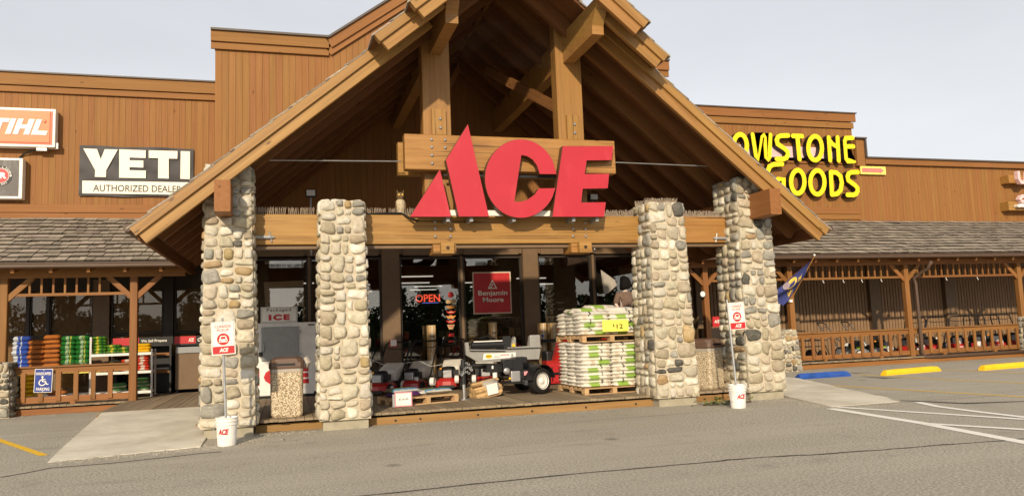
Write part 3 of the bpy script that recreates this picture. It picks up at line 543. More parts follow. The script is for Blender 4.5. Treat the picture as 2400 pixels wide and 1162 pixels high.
for sgn in (-1, 1):
    for i, (d0, d1, Y) in enumerate(tiers):
        dd = max(0, d0 - (0 if i == 2 else .3)) if i else 1.6
        rake('barge_board', sgn, dd, d1, Y + .05, 0, .235, .09); rake('barge_board', sgn, dd, d1 + .13, Y + .025, .225, .20, .14)
        rake('roof_deck', sgn, dd if i else 0, d1 + .16, (Y + yback) / 2 if i == 0 else (Y + tiers[i - 1][2]) / 2 + .02, .36, .06, (yback - Y) if i == 0 else tiers[i - 1][2] - Y + .04, 'shaded_soffit')
        # shake courses on the slope, their butts stepping at the rake
        y0, y1 = Y - .05, (yback if i == 0 else tiers[i - 1][2] - .02); d = d1 + .22; mbs = MB()
        while d > (0 if i == 0 else d0) + .1:
            rng = random.Random(int(d * 1000)); y = y0
            while y < y1:
                wv = rng.uniform(.14, .30); ye = min(y + wv, y1); lift = rng.uniform(.0, .018); dd0 = max(0, d - .36)
                zz0, zz1 = zb_(d) + .455 + lift, zb_(dd0) + .435
                X0, X1 = XC + sgn * d, XC + sgn * dd0
                mbs.hexa([(X0, y, zz0 - .035), (X0, ye - .006, zz0 - .035), (X1, ye - .006, zz1 - .03), (X1, y, zz1 - .03)], [(X0, y, zz0), (X0, ye - .006, zz0), (X1, ye - .006, zz1), (X1, y, zz1)]); y = ye
            d -= .30
        tag(mbs.build('roof_shakes', 'shake', port), kind='stuff')
    # common rafters
    y = 13.62
    while y < 19.2:
        bar('rafter', (XC + sgn * 6.05, y, zb_(6.05) + .18), (XC + sgn * .02, y, zb_(.02) + .18), .10, .27, 'shaded_soffit', port); y += .80
    # eave fascia
    bar('eave_board', (XC + sgn * 6.22, 12.98, zb_(6.22) + .27), (XC + sgn * 6.22, 19.9, zb_(6.22) + .27), .05, .24, 'shaded_soffit', port)
    bar('eave_gutter', (XC + sgn * 6.38, 12.86, zb_(6.32) + .40), (XC + sgn * 6.38, 19.9, zb_(6.32) + .40), .11, .10, 'gutter_brown', port, bev=.02)
    # plate beams on the outer columns, poking out in front
    bar('plate_beam', (XC + sgn * (4.98 if sgn > 0 else 5.0), 12.72 if sgn < 0 else 12.62, 3.80), (XC + sgn * (4.98 if sgn > 0 else 5.0), 19.2, 3.80), .24, .50, 'porch_wood', port, bev=.012)
    # purlins through the king posts
    xk = XC + sgn * 1.33; pm = MB().hexa([(xk - .11, 12.30, 6.72), (xk + .11, 12.30, 6.72), (xk + .11, 19.2, 6.72), (xk - .11, 19.2, 6.72)], [(xk - .11, 12.30, 6.88), (xk + .11, 12.30, 6.88), (xk + .11, 19.2, 6.88), (xk - .11, 19.2, 6.88)])
    pm.hexa([(xk - .109, 12.302, 6.875), (xk + .109, 12.302, 6.875), (xk + .109, 19.2, 6.875), (xk - .109, 19.2, 6.875)], [(xk - .109, 11.98, 7.30), (xk + .109, 11.98, 7.30), (xk + .109, 19.2, 7.30), (xk - .109, 19.2, 7.30)]); pm.build('purlin', 'timber', port)
    # king posts
    bar('king_post', (xk, 13.98, 3.6), (xk, 13.98, 7.6), .53, .30, 'timber', port, up=YUP, bev=.012)
    q = bar('scab_plate', (xk + .02, 13.79, 5.17), (xk + .02, 13.79, 5.66), .26, .07, 'beam_wood', port, up=YUP)
    for z in (5.30, 5.47): MB().lathe([(.028, 0), (.028, .02), (.015, .03)], 8, Matrix.Translation(Vector((xk + .04, 13.755, z))) @ Matrix.Rotation(R(90), 4, 'X')).build('bolt', 'steel', port)
    # inner brace from king post back and up to the slope
    bar('brace', (XC + sgn * 1.25, 14.2, 5.9), (XC + sgn * .35, 16.4, 7.4), .12, .2, 'shaded_soffit', port)
    # end brackets and column-head blocks under the beam
    xb = XC + sgn * 1.33; MB().box(xb - .16, xb + .26, 13.70, 14.15, 2.96, 3.13).box(xb - .04, xb + .2, 13.58, 13.698, 2.95, 3.15).build('bracket_block', 'beam_wood', port); MB().lathe([(.03, 0), (.03, .02)], 8, Matrix.Translation(Vector((xb + .08, 13.578, 3.05))) @ Matrix.Rotation(R(90), 4, 'X')).build('bolt', 'bronze', port)
bar('ridge_board', (XC, 12.0, ZR + .2), (XC, 19.4, ZR + .2), .08, .3, 'shaded_soffit', port)
# tie beam, laid up of stacked boards
random.seed(3)
for x0, x1 in ((-.62, .62), (1.26, 6.76), (7.40, 8.76)):
    bar('tie_beam', (x0, 13.94, 3.41), (x1, 13.94, 3.41), .28, .53, 'beam_wood', port, bev=.01)
bar('tie_beam', (-.62, 13.99, 3.41), (8.76, 13.99, 3.41), .2, .52, 'beam_wood', port)
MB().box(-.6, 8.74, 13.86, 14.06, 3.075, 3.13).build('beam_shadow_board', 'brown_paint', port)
# collar beam behind the letters
bar('collar_beam', (2.06, 13.66, 4.79), (6.15, 13.66, 4.79), .22, .65, 'beam_wood', port, bev=.012); bar('collar_beam', (2.02, 14.22, 4.79), (6.18, 14.22, 4.79), .18, .62, 'beam_wood', port)
for x, zs in ((2.55, (5.02, 4.88, 4.73, 4.58)), (2.80, (5.02, 4.88))):
    for z in zs: MB().lathe([(.026, 0), (.026, .02), (.014, .028)], 8, Matrix.Translation(Vector((x, 13.548, z))) @ Matrix.Rotation(R(90), 4, 'X')).build('bolt', 'steel', port)
for x in (2.62, 2.90, 5.30, 5.56):
    for z in (3.55, 3.42, 3.28): MB().lathe([(.026, 0), (.026, .02), (.014, .028)], 8, Matrix.Translation(Vector((x, 13.798, z))) @ Matrix.Rotation(R(90), 4, 'X')).build('bolt', 'steel', port)
for x0, x1, z0, z1 in ((-.36, 2.02, 4.62, 4.66), (6.18, 8.35, 4.75, 4.72)): MB().tube([(x0, 13.8, z0), (x1, 13.8, z1)], .012, 6).build('tie_rod', 'steel', port)
# turnbuckles on the beam face
for (xa, za), sg in (((-.40, 3.27), 1), ((8.55, 3.23), -1)):
    MB().tube([(xa - sg * .12, 13.75, za), (xa, 13.77, za), (xa + sg * .14, 13.77, za), (xa + sg * .22, 13.78, za)], [.02, .03, .03, .012], 8).tube([(xa + sg * .13, 13.78, za + .10), (xa + sg * .17, 13.78, za - .08)], .012, 6).build('turnbuckle', 'galv', port)
# bird netting stretched between the king posts and the roof
mb = MB()
za_, zb2, xa_, xb2 = 6.62, 7.5, 3.0, 5.15
for i in range(23): z = za_ + i * .04; mb.box(xa_, xb2, 13.90, 13.903, z, z + .002)
for i in range(54): x = xa_ + i * .04; mb.box(x, x + .002, 13.904, 13.907, za_, zb2)
tag(mb.build('bird_netting', 'netting', port), kind='stuff')
# ------------------------------------------------------------------ porches left and right
YE, ZE, ZJ = 19.74, 3.47, 5.00
SLV = Vector((0, YW - YE, ZJ - ZE)); SLL = SLV.length; SLD = SLV.normalized(); SLN = Vector((0, -SLD.z, SLD.y))
SHM = {}
def shingle_mesh(w):
    if w not in SHM:
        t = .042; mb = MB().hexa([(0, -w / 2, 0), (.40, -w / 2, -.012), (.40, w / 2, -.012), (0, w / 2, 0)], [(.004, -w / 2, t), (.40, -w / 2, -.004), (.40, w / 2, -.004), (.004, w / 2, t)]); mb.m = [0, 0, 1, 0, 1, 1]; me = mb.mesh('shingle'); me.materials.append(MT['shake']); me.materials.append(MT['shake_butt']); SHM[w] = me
    return SHM[w]
def porch_roof(parent, x0, x1, ix0, ix1, limit, seed):
    rng = random.Random(seed); rf = MB().hexa([(x0, YE, ZE - .10), (x1, YE, ZE - .10), (x1, YW, ZJ - .10), (x0, YW, ZJ - .10)], [(x0, YE, ZE - .02), (x1, YE, ZE - .02), (x1, YW, ZJ - .02), (x0, YW, ZJ - .02)]).build('porch_roof', 'shaded_soffit', parent)
    rows = 12; ex = SLL / rows; far = MB(); cnt = 0
    for r_ in range(rows):
        x = x0 - rng.uniform(0, .2)
        while x < x1:
            w = rng.choice((.16, .2, .24, .28, .33)); xc = x + w / 2; jit = rng.uniform(-.025, .025)
            a = Vector((xc, YE, ZE)) + SLD * (r_ * ex - .06 + jit) + SLN * rng.uniform(.004, .022); b = a + SLD * .4
            M = frame(a, b) @ Matrix.Rotation(rng.uniform(-.02, .02), 4, 'Z')
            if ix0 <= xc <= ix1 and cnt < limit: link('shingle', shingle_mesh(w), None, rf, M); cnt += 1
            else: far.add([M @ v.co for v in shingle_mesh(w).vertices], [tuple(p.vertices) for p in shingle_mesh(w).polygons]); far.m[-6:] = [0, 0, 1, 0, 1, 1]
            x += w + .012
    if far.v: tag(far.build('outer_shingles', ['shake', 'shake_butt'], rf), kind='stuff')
    return rf
def spin(parent, x0, x1, zb, zt):
    x = x0
    while x < x1: vbar('spindle', x, YP, zb, zt, .045, .045, 'porch_wood', parent); x += .245
def porch(root, x0, x1, posts, rails, friezes):
    bar('gutter', (x0, YE - .07, 3.372), (x1, YE - .07, 3.372), .12, .10, 'gutter_brown', root, bev=.02); bar('gutter_lip', (x0, YE - .125, 3.428), (x1, YE - .125, 3.428), .03, .025, 'gutter_brown', root)
    bar('porch_beam', (x0, YP, 3.245), (x1, YP, 3.245), .17, .19, 'porch_wood', root)
    MB().box(x0, x1, YE - .004, YE + .02, 3.31, 3.45).build('eave_fascia', 'porch_wood', root)
    x = x0 + .3
    while x < x1: bar('rafter_tail', (x, YE + .04, 3.27), (x, YP + .5, 3.53), .07, .10, 'porch_wood', root); x += .77
    MB().box(x0, x1, YP + .1, YW, 3.40, 3.42).build('porch_ceiling', 'shaded_soffit', root)
    for xp in posts:
        vbar('post', xp, YP, .02, 3.15, .17, .17, 'porch_wood', root, bev=.012)
        for sg in (-1, 1):
            if x0 < xp + sg * .6 < x1: bar('brace', (xp + sg * .06, YP, 2.66), (xp + sg * .58, YP, 3.17), .10, .12, 'porch_wood', root)
    for a, b in friezes:
        bar('frieze_rail', (a, YP, 2.755), (b, YP, 2.755), .07, .065, 'porch_wood', root); spin(root, a + .42, b - .42, 2.785, 3.16)
    for a, b, first in rails:
        rl = bar('railing', (a, YP, 1.00), (b, YP, 1.00), .06, .15, 'porch_wood', root); bar('cap_rail', (a - .02, YP - .01, 1.09), (b + .02, YP - .01, 1.09), .15, .035, 'porch_wood', rl); bar('bottom_rail', (a, YP, .335), (b, YP, .335), .07, .14, 'porch_wood', rl)
        x = first
        while x < b - .08: vbar('baluster', x, YP - .045, .30, .96, .10, .045, 'porch_wood', rl); x += .362
        x = a + 1.2
        while x < b: vbar('foot_block', x, YP, ZD, .27, .11, .09, 'porch_wood', rl); x += 2.1
pl_ = thing('covered_porch', (-5, YP, 0), 'shake-roofed porch with timber railing left of the stone portico', 'porch', 'porches flanking the portico')
pr_ = thing('covered_porch', (17, YP, 0), 'shake-roofed porch with timber railing and downspout right of the stone portico', 'porch', 'porches flanking the portico')
porch_roof(pl_, -9.3, -2.25, -7.7, -2.2, 300, 8); porch_roof(pr_, 10.5, 31.0, 13.4, 19.6, 300, 9)
porch(pl_, -9.3, -2.36, [-6.24, -3.507], [(-5.98, -3.60, -5.80)], [(-6.15, -3.6)])
porch(pr_, 10.5, 31.0, [11.94, 14.86, 19.24, 23.95, 28.6], [(14.75, 19.15, 15.15), (19.34, 23.86, 19.62), (24.05, 28.5, 24.3), (13.2, 14.0, 13.4)], [(12.03, 14.77), (14.95, 19.15), (19.33, 23.86), (24.05, 28.5)])
W2 = (26, 12, 20, 28, 8, 6)
column(pl_, -6.25, 19.96, .62, .52, .62, 1.22, 71, 'stone_pillar', .0, (14, 8, 16, 40, 16, 6), False, .26)
column(pr_, 14.28, 19.78, .78, .64, .66, 1.22, 72, 'stone_pillar', .0, W2, False, .27); column(pr_, 24.05, 19.78, .7, .6, .66, 1.32, 73, 'stone_pillar', .0, W2, False, .27)
# downspout and ground pipe on the right porch
a = P(2183, 612, 19.68); b = P(2175, 628, 19.85); c = P(2140, 650, 20.28); d = Vector((c.x + .06, 20.26, .32)); e = d + Vector((.1, -.02, -.14))
MB().tube([a, b, (b + c) / 2, c + Vector((.02, 0, -.02)), c + Vector((.06, -.02, -.2)), d, e, e + Vector((.3, -.02, -.01)), e + Vector((5.8, -.03, 0))], .055, 8).build('downspout', 'gutter_brown', pr_, smooth=True)
for x in (16.1, 16.85, 17.55, 18.3, 20.9, 22.2): MB().tube([(x, YP, 2.72), (x, YP, 2.66), (x + .02, YP - .01, 2.635), (x + .015, YP - .02, 2.61)], .012, 5).build('hook', 'white_paint', pr_)
# ------------------------------------------------------------------ signs on the walls
def box_px(mb, x0, y0, x1, y1, Y, t, m=0):      # a panel standing at depth Y, t thick towards the wall
    a, b = P(x0, y0, Y), P(x1, y1, Y); return mb.box(a.x, b.x, Y, Y + t, b.z, a.z, m), a, b
# orange light box, cut by the picture edge; its left end runs on
YA = YW - .30
t = thing('light_box_sign', P(60, 350, YA), 'orange light box sign with white slanted STIHL lettering high on the left wall', 'sign')
p = P(131, 256, YA); q = P(131, 346, YA); xl, xr, zt, zb = p.x - 2.72, p.x, p.z - .0, q.z
MB().box(xl, xr, YA, YW - .03, zb, zt).build('cabinet', 'sign_white', t, bevel=.02); MB().box(xl + .07, xr - .07, YA - .012, YA - .002, zb + .07, zt - .07).build('face_edge', 'stihl_dark', t); MB().box(xl + .07, xr - .13, YA - .03, YA - .013, zb + .12, zt - .09).build('face', 'stihl_orange', t)
lt = P(108, 318, YA - .035); w_ = lt.x - P(0, 318, YA - .035).x; z0, z1 = P(100, 317, YA).z, P(100, 282, YA).z
def shear_letters(name, mat, dy, grow, parent):
    S = 1.0; bw = (z1 - z0); mb = MB(); sh = .30
    def bars(rects, x):
        for (a0, a1, b0, b1) in rects:
            pts = [(a0, b0), (a1, b0), (a1, b1), (a0, b1)]; mb.prism([(x + u * bw + v * bw * sh + (0), z0 + v * bw) for u, v in pts], dy, dy + .012)
    g = grow; x = lt.x - 4.35 * bw
    for L in ('S', 'T', 'I', 'H', 'L'):
        r = {'S': [(0, .85, -g, .22 + g), (.6, .85, .22 + g, .4), (0, .85, .4, .6), (0, .25, .6, .78), (0, .85, .78, 1 + g)], 'T': [(-g, .95 + g, .76, 1 + g), (.33 - g, .62 + g, -g, .76)], 'I': [(-g, .28 + g, -g, 1 + g)], 'H': [(-g, .28 + g, -g, 1 + g), (.28 + g, .62 - g, .38 - g, .62 + g), (.62 - g, .92 + g, -g, 1 + g)], 'L': [(-g, .28 + g, -g, 1 + g), (.28 + g, .85 + g, -g, .24 + g)]}[L]
        bars(r, x); x += {'S': 1.0, 'T': 1.03, 'I': .42, 'H': 1.05, 'L': .9}[L] * bw
    return mb.build(name, mat, parent)
shear_letters('lettering', 'sign_white', YA - .05, 0, t); shear_letters('letter_shadow', 'bag_grey', YA - .040, .03, t)
MB().lathe([(.045, 0), (.03, .03)], 10, Matrix.Translation(P(105, 285, YA - .03)) @ Matrix.Rotation(R(90), 4, 'X')).build('trademark_dot', 'stihl_orange', t)
MB().box(xr + .001, xr + .06, YA + .06, YA + .14, zb - .02, zb + .14).build('clamp', 'galv', t); MB().box(xr - .45, xr - .2, YA + .03, YA + .12, zb - .09, zb - .005).build('clamp', 'galv', t)
MB().tube([P(98, 352, YA + .1), P(70, 354, YA + .15), P(55, 362, YW - .05), P(45, 370, YW - .04)], .02, 6).build('power_cable', 'black_plastic', t)
t = thing('light_box_sign', P(25, 465, YA), 'worn dark grey light box sign with round red badge below the orange sign', 'sign')
p = P(54, 371, YA); q = P(54, 466, YA); xr, zt, zb = p.x, p.z, q.z; xl = xr - 1.25
MB().box(xl, xr, YA, YW - .03, zb, zt).build('cabinet', 'sign_white', t, bevel=.015); MB().box(xl + .06, xr - .085, YA - .012, YA - .002, zb + .07, zt - .06).build('face', 'sign_grey', t)
cx, cz = P(0, 414, YA).x + .02, P(0, 412, YA).z; rr = P(29, 414, YA).x - cx
for nm, r_, mt_, dy in (('badge_rim', rr, 'letter_black', .018), ('badge_ring', rr * .76, 'sign_white', .024), ('badge_disc', rr * .71, 'sign_red', .03)):
    MB().lathe([(r_, 0), (r_, .006)], 36, Matrix.Translation(Vector((cx, YA - dy, cz))) @ Matrix.Rotation(R(90), 4, 'X')).build(nm, mt_, t)
put_text(MB(), 'r', cx - .02, cx + rr * .55, cz - rr * .3, cz + rr * .32, YA - .038).build('lettering', 'sign_white', t)
def arc_text(s_, a0, a1, flip):
    mb = MB()
    for i, chh in enumerate(s_):
        if chh == ' ': continue
        key = 'ch' + chh
        a_ = a0 + (a1 - a0) * (i + .5) / len(s_); vs, fs = TXT[key]; h = rr * .16; out = []
        for u, v in vs:
            lx, lz = (u - .5) * h * .8, (v - .5) * h; rad = rr * .88 + (lz if not flip else -lz); an = a_ - (lx / (rr * .88)) * (1 if not flip else -1); out.append((cx + rad * math.cos(an), YA - .026, cz + rad * math.sin(an)))
        mb.add(out, fs)
    return mb
arc_text('L POWER', R(83), R(8), False).build('lettering', 'sign_white', t); arc_text('GHT', R(-88), R(-48), True).build('lettering', 'sign_white', t)
MB().lathe([(.025, 0), (.025, .004)], 8, Matrix.Translation(Vector((cx + rr * .88, YA - .022, cz))) @ Matrix.Rotation(R(90), 4, 'X')).build('badge_dot', 'sign_white', t)
# banner
YB = YW - .06
t = thing('banner', P(320, 460, YB), 'black cloth banner with big cream YETI lettering on the left wall', 'banner')
a, b = P(187, 341, YB), P(453, 461, YB); x0, x1, z1 = a.x, b.x, P(320, 345, YB).z; z0 = P(320, 461, YB).z
mb = MB(); NX, NZ = 26, 12; rng = random.Random(2)
for i in range(NX + 1):
    for j in range(NZ + 1):
        u, v = i / NX, j / NZ; mb.v.append((x0 + u * (x1 - x0), YB - .012 * mnoise.noise(Vector((u * 7, v * 16 + u * 3, 0))) - .008 * math.sin(u * 9 + v * 14), z0 + v * (z1 - z0) + .012 * math.sin(u * 12)))
for i in range(NX):
    for j in range(NZ): k = i * (NZ + 1) + j; mb.f.append((k, k + NZ + 1, k + NZ + 2, k + 1)); mb.m.append(0)
mb.build('cloth', 'banner_black', t, smooth=True)
def bx(u0, v0, u1, v1): return [(u0, v0), (u1, v0), (u1, v1), (u0, v1)]
def zx(px, py): p = P(px, py, YB); return (p.x, p.z)
def zoomp(zx_, zy_): return zx(zx_ / 2.324, 150 + zy_ / 2.324)
yl = MB()
for poly in ([(455, 462), (530, 465), (550, 520), (572, 466), (643, 468), (580, 580), (578, 618), (518, 616), (520, 580)], [(651, 467), (795, 472), (795, 514), (707, 511), (707, 526), (782, 528), (782, 566), (707, 564), (707, 580), (796, 582), (795, 624), (650, 621)], [(811, 472), (968, 476), (967, 518), (920, 517), (920, 626), (862, 624), (863, 515), (811, 513)], [(985, 476), (1036, 478), (1035, 629), (983, 627)]):
    yl.prism([zoomp(*p) for p in poly], YB - .034, YB - .026)
yl.build('lettering', 'banner_cream', t)
MB().prism([zoomp(450, 637), zoomp(1034, 646), zoomp(1034, 714), zoomp(450, 706)], YB - .034, YB - .026).build('white_band', 'banner_cream', t)
q0, q1 = zoomp(508, 695), zoomp(990, 655); put_text(MB(), 'yeti2', q0[0], q1[0], q0[1], q0[1] + .19, YB - .037).build('lettering', 'letter_black', t)
# big red letters over the entrance
YL = 13.36
ace = thing('channel_letter_sign', (4.1, YL, 3.58), 'large red ACE channel letters standing on the entrance beam', 'sign')
def zl(zx_, zy_): p = P(560 + zx_ / 2.5, 280 + zy_ / 2.5, YL); return (p.x, p.z)
def letter(name, pts):
    pts = [zl(*p) for p in pts]; cx_ = sum(p[0] for p in pts) / len(pts); cz_ = sum(p[1] for p in pts) / len(pts)
    o = MB().prism(pts, YL + .012, YL + .17).build(name, 'ace_side', ace)
    MB().prism([(cx_ + (x - cx_) * .992, cz_ + (z - cz_) * .992) for x, z in pts], YL, YL + .011).build('face', 'ace_red', o); return o
letter('letter_a', [(1003, 570), (1178, 292), (1243, 570)]); letter('letter_a_leg', [(1342, 27), (1466, 570), (1288, 570), (1213, 237)])
def arc(cx_, cy_, rx, ry, a0, a1, n_): return [(cx_ + rx * math.cos(R(a0 + (a1 - a0) * i / n_)), cy_ - ry * math.sin(R(a0 + (a1 - a0) * i / n_))) for i in range(n_ + 1)]
cpts = arc(1650, 350, 212, 233, 8, 352, 44)
cpts = [(1862, 320)] + arc(1652, 347, 211, 231, 22, 332, 40) + [(1856, 403), (1757, 405)] + [(1735, 440), (1690, 472), (1650, 484), (1613, 482)] + [(1655, 207), (1690, 214), (1722, 234), (1748, 270), (1764, 319)]
letter('letter_c', cpts)
letter('letter_e', [(1897, 155), (2195, 155), (2185, 237), (2037, 239), (2026, 320), (2170, 318), (2162, 403), (2014, 406), (2005, 488), (2150, 486), (2140, 571), (1836, 571)])
a, b = P(1040, 500, YL + .2), P(1400, 500, YL + .2); MB().box(a.x, b.x, YL + .19, YL + .23, a.z - .04, a.z + .06).build('mounting_rail', 'sign_white', ace)
a2 = P(1040, 410, YL + .2); b2 = P(1400, 410, YL + .2); MB().box(a2.x, b2.x, YL + .19, YL + .22, a2.z - .02, a2.z + .02).build('mounting_rail', 'black_metal', ace)
for px_ in (1050, 1105, 1205, 1345, 1400): q = P(px_, 516, YL + .1); MB().box(q.x - .03, q.x + .03, YL + .1, YL + .5, q.z - .02, q.z + .06).build('foot_bracket', 'galv', ace)
MB().tube([P(862, 503, 13.9), P(900, 500, 13.9), P(940, 500, 13.85), P(962, 512, 13.7), P(980, 518, 13.6)], .022, 6).build('power_cable', 'black_plastic', ace)
# yellow rounded letters, stroke by stroke
YG = YW - .28
gs = thing('channel_letter_sign', P(1900, 460, YG), 'yellow rounded channel letters reading OWSTONE over GOODS on the right wall', 'sign')
def ribbon(pts, w, y0, y1, closed=False):
    """rounded stroke of one letter"""
    pts = [Vector((p[0], 0, p[1])) for p in pts]; n_ = len(pts); L = []; Rr = []
    for i, p in enumerate(pts):
        a_ = pts[(i - 1) % n_] if closed or i > 0 else p; b_ = pts[(i + 1) % n_] if closed or i < n_ - 1 else p; t_ = (b_ - a_).normalized(); nn = Vector((-t_.z, 0, t_.x)); k = 1.0
        if 0 < i < n_ - 1 or closed:
            t0 = (p - a_).normalized(); k = min(1.35, 1 / max(.5, abs(t0.dot(t_))))
        L.append(p + nn * w / 2 * k); Rr.append(p - nn * w / 2 * k)
    if closed:
        mb = MB(); k = n_; vs = [(v.x, y, v.z) for y in (y0, y1) for v in L + Rr]; fs = []
        for i in range(k):
            j = (i + 1) % k; fs += [(i, j, k + j, k + i), (2 * k + i, 3 * k + i, 3 * k + j, 2 * k + j), (i, 2 * k + i, 2 * k + j, j), (k + i, k + j, 3 * k + j, 3 * k + i)]
        return mb.add(vs, fs)
    def capp(c, frm, to):
        out = []; a0 = math.atan2((frm - c).z, (frm - c).x)
        for s_ in range(1, 6): an = a0 - math.pi * s_ / 6; out.append(Vector((c.x + w / 2 * math.cos(an), 0, c.z + w / 2 * math.sin(an))))
        return out
    outl = L + capp(pts[-1], L[-1], Rr[-1]) + Rr[::-1] + capp(pts[0], Rr[0], L[0])
    return MB().prism([(v.x, v.z) for v in outl], y0, y1)
def yz(zx_, zy_): p = P(1600 + zx_ / 3, 230 + zy_ / 3, YG); return (p.x, p.z)
def yletter(name, strokes, w=.168):
    o = None
    for i, (pts, closed) in enumerate(strokes):
        q = [yz(*p) for p in pts]; s_ = ribbon(q, w + .012, YG + .012, YW - .06 - i * .001, closed).build(name if o is None else 'stroke_side', 'letter_black', gs if o is None else o)
        if o is None: o = s_
        ribbon(q, w, YG - .001 * i, YG + .011, closed).build('face', 'letter_yellow', o)
    return o
def oval(cx_, cy_, rx, ry, n_=22): return [(cx_ + rx * math.cos(2 * math.pi * i / n_), cy_ + ry * math.sin(2 * math.pi * i / n_)) for i in range(n_)]
def sshape(x0, x1, y0, y1):
    w_, h_ = x1 - x0, y1 - y0; ym = (y0 + y1) / 2
    return [(x1, y0), (x0 + .35 * w_, y0 + .01 * h_), (x0 + .1 * w_, y0 + .07 * h_), (x0, y0 + .2 * h_), (x0 + .08 * w_, y0 + .36 * h_), (x0 + .4 * w_, ym - .03 * h_), (x0 + .72 * w_, ym + .07 * h_), (x1 - .03 * w_, ym + .2 * h_), (x1 - .02 * w_, y1 - .17 * h_), (x1 - .15 * w_, y1 - .05 * h_), (x1 - .4 * w_, y1), (x0, y1)]
yletter('letter_o', [(oval(405, 335, 47, 80), True)])
yletter('letter_w', [([(492, 255), (517, 412), (532, 426), (545, 410), (562, 270), (569, 262), (576, 275), (588, 418), (600, 430), (610, 416), (617, 258)], False)], .15)
yletter('letter_s', [(sshape(662, 742, 263, 428), False)]); yletter('letter_t', [([(776, 266), (840, 268)], False), ([(808, 280), (822, 430)], False)])
yletter('letter_o', [(oval(932, 352, 48, 84), True)])
yletter('letter_n', [([(1038, 438), (1027, 276)], False), ([(1098, 440), (1089, 276)], False), ([(1032, 296), (1052, 322), (1078, 338)], False)], .16)
yletter('letter_e', [([(1195, 280), (1145, 282), (1142, 300), (1152, 430), (1160, 440), (1206, 442)], False), ([(1160, 340), (1200, 340)], False)])
yletter('letter_g', [([(700, 463), (640, 466), (612, 480), (598, 520), (606, 590), (640, 640), (712, 640), (710, 570), (670, 570)], False)])
yletter('letter_o', [(oval(810, 588, 47, 82), True)]); yletter('letter_o', [(oval(948, 592, 50, 84), True)])
yletter('letter_d', [([(1042, 520), (1082, 524), (1110, 548), (1120, 595), (1112, 645), (1088, 672), (1050, 678)], False), ([(1042, 520), (1050, 678)], False)])
yletter('letter_s', [(sshape(1160, 1232, 520, 680), False)])
for z_, mt_ in ((335, 'pale_pink'), (415, 'siding'), (610, 'siding')):
    a, b = yz(400, z_), yz(1190, z_ + 14); MB().box(a[0], b[0], YW - .05, YW - .012, a[1] - (.42 if z_ == 335 else .1), a[1] + .1).build('raceway', mt_, gs)
t = thing('arrow_sign', P(2047, 405, YW - .07), 'small yellow sign with faded red arrow pointing right', 'sign')
a, b = P(2016, 387, YW - .07), P(2077, 412, YW - .07); zc = P(2047, 399.5, YW - .07).z
MB().box(a.x, b.x, YW - .07, YW - .03, zc - .15, zc + .15).build('panel', 'faded_yellow', t); MB().prism([(a.x + .06, zc - .08), (b.x - .26, zc - .08), (b.x - .26, zc - .11), (b.x - .08, zc), (b.x - .26, zc + .11), (b.x - .26, zc + .08), (a.x + .06, zc + .08)], YW - .078, YW - .0705).build('arrow', 'faded_red', t)
t = thing('wooden_sign', P(2395, 500, YW - .3), 'wooden sign rails with pale pink letters at the far right edge', 'sign')
for y0, y1 in ((410, 428), (472, 492)):
    a, b = P(2364, y0, YW - .35), P(2364, y1, YW - .35); MB().box(a.x, a.x + 3, YW - .33, YW + .02, b.z, a.z).build('rail', 'beam_wood', t)
ribbon([(P(x, y, YW - .5).x, P(x, y, YW - .5).z) for x, y in ((2388, 404), (2389, 418), (2394, 427), (2402, 428), (2409, 421), (2410, 405))], .12, YW - .5, YW - .34).build('letter', 'pale_pink', t)
ribbon([(P(x, y, YW - .5).x, P(x, y, YW - .5).z) for x, y in ((2392, 466), (2396, 460), (2410, 458), (2416, 466), (2408, 472), (2396, 472))], .12, YW - .5, YW - .34).build('letter', 'pale_pink', t)
ribbon([(P(x, y, YW - .5).x, P(x, y, YW - .5).z) for x, y in ((2388, 482), (2396, 481), (2412, 483))], .12, YW - .5, YW - .34).build('letter', 'sign_white', t)
# ------------------------------------------------------------------ bird spikes, owl, lamps on the beam
def spikes(x0, x1, y, z, label, h=.15, seed=0):
    rng = random.Random(seed); mb = MB().box(x0, x1, y - .03, y + .03, z, z + .012); x = x0 + .01
    while x < x1:
        for dy in (-.05, 0, .05):
            a_ = Vector((x, y + dy * .2, z + .01)); b_ = a_ + Vector((rng.uniform(-.02, .02), dy, h * rng.uniform(.85, 1.05))); mb.tube([a_, b_], [.007, .004], 4)
        x += .032
    return tag(mb.build('bird_spike_strip', 'spike'), label, 'bird spikes', 'bird spikes on the beam')
for i, (x0, x1, tx) in enumerate([(-.50, .00, 'pale bird spike strip on the beam beside the left outer column'), (.05, .50, 'pale bird spike strip left of the left inner column top'), (1.34, 1.75, 'pale bird spike strip right of the left inner column'), (1.80, 2.42, 'pale bird spike strip around the owl statue'), (6.02, 6.66, 'pale bird spike strip between red letter E and right inner column'), (7.46, 8.05, 'pale bird spike strip just right of the right inner column'), (8.08, 8.60, 'pale bird spike strip beside the right outer column')]):
    spikes(x0, x1, 13.92, 3.675, tx, .13, i)
spikes(6.74, 7.40, 13.5, 3.88, 'pale bird spike strip on top of the right inner stone column', .10, 9); spikes(6.72, 7.0, 13.95, 3.88, 'short pale bird spike strip at the back of the right inner column top', .12, 10)
p = P(939, 500, 13.95); t = thing('owl_statue', (p.x, 13.95, 3.69), 'weathered owl decoy statue standing on the beam beside the red letters', 'owl statue'); M = Matrix.Translation(Vector((p.x, 13.95, 3.675)))
MB().lathe([(.05, 0), (.072, .05), (.083, .14), (.088, .22), (.078, .28), (.05, .31)], 14, M).build('body', 'owl_stone', t, smooth=True); MB().lathe([(.05, .29), (.07, .33), (.074, .38), (.06, .425), (.02, .44)], 14, M).build('head', 'owl_brown', t, smooth=True)
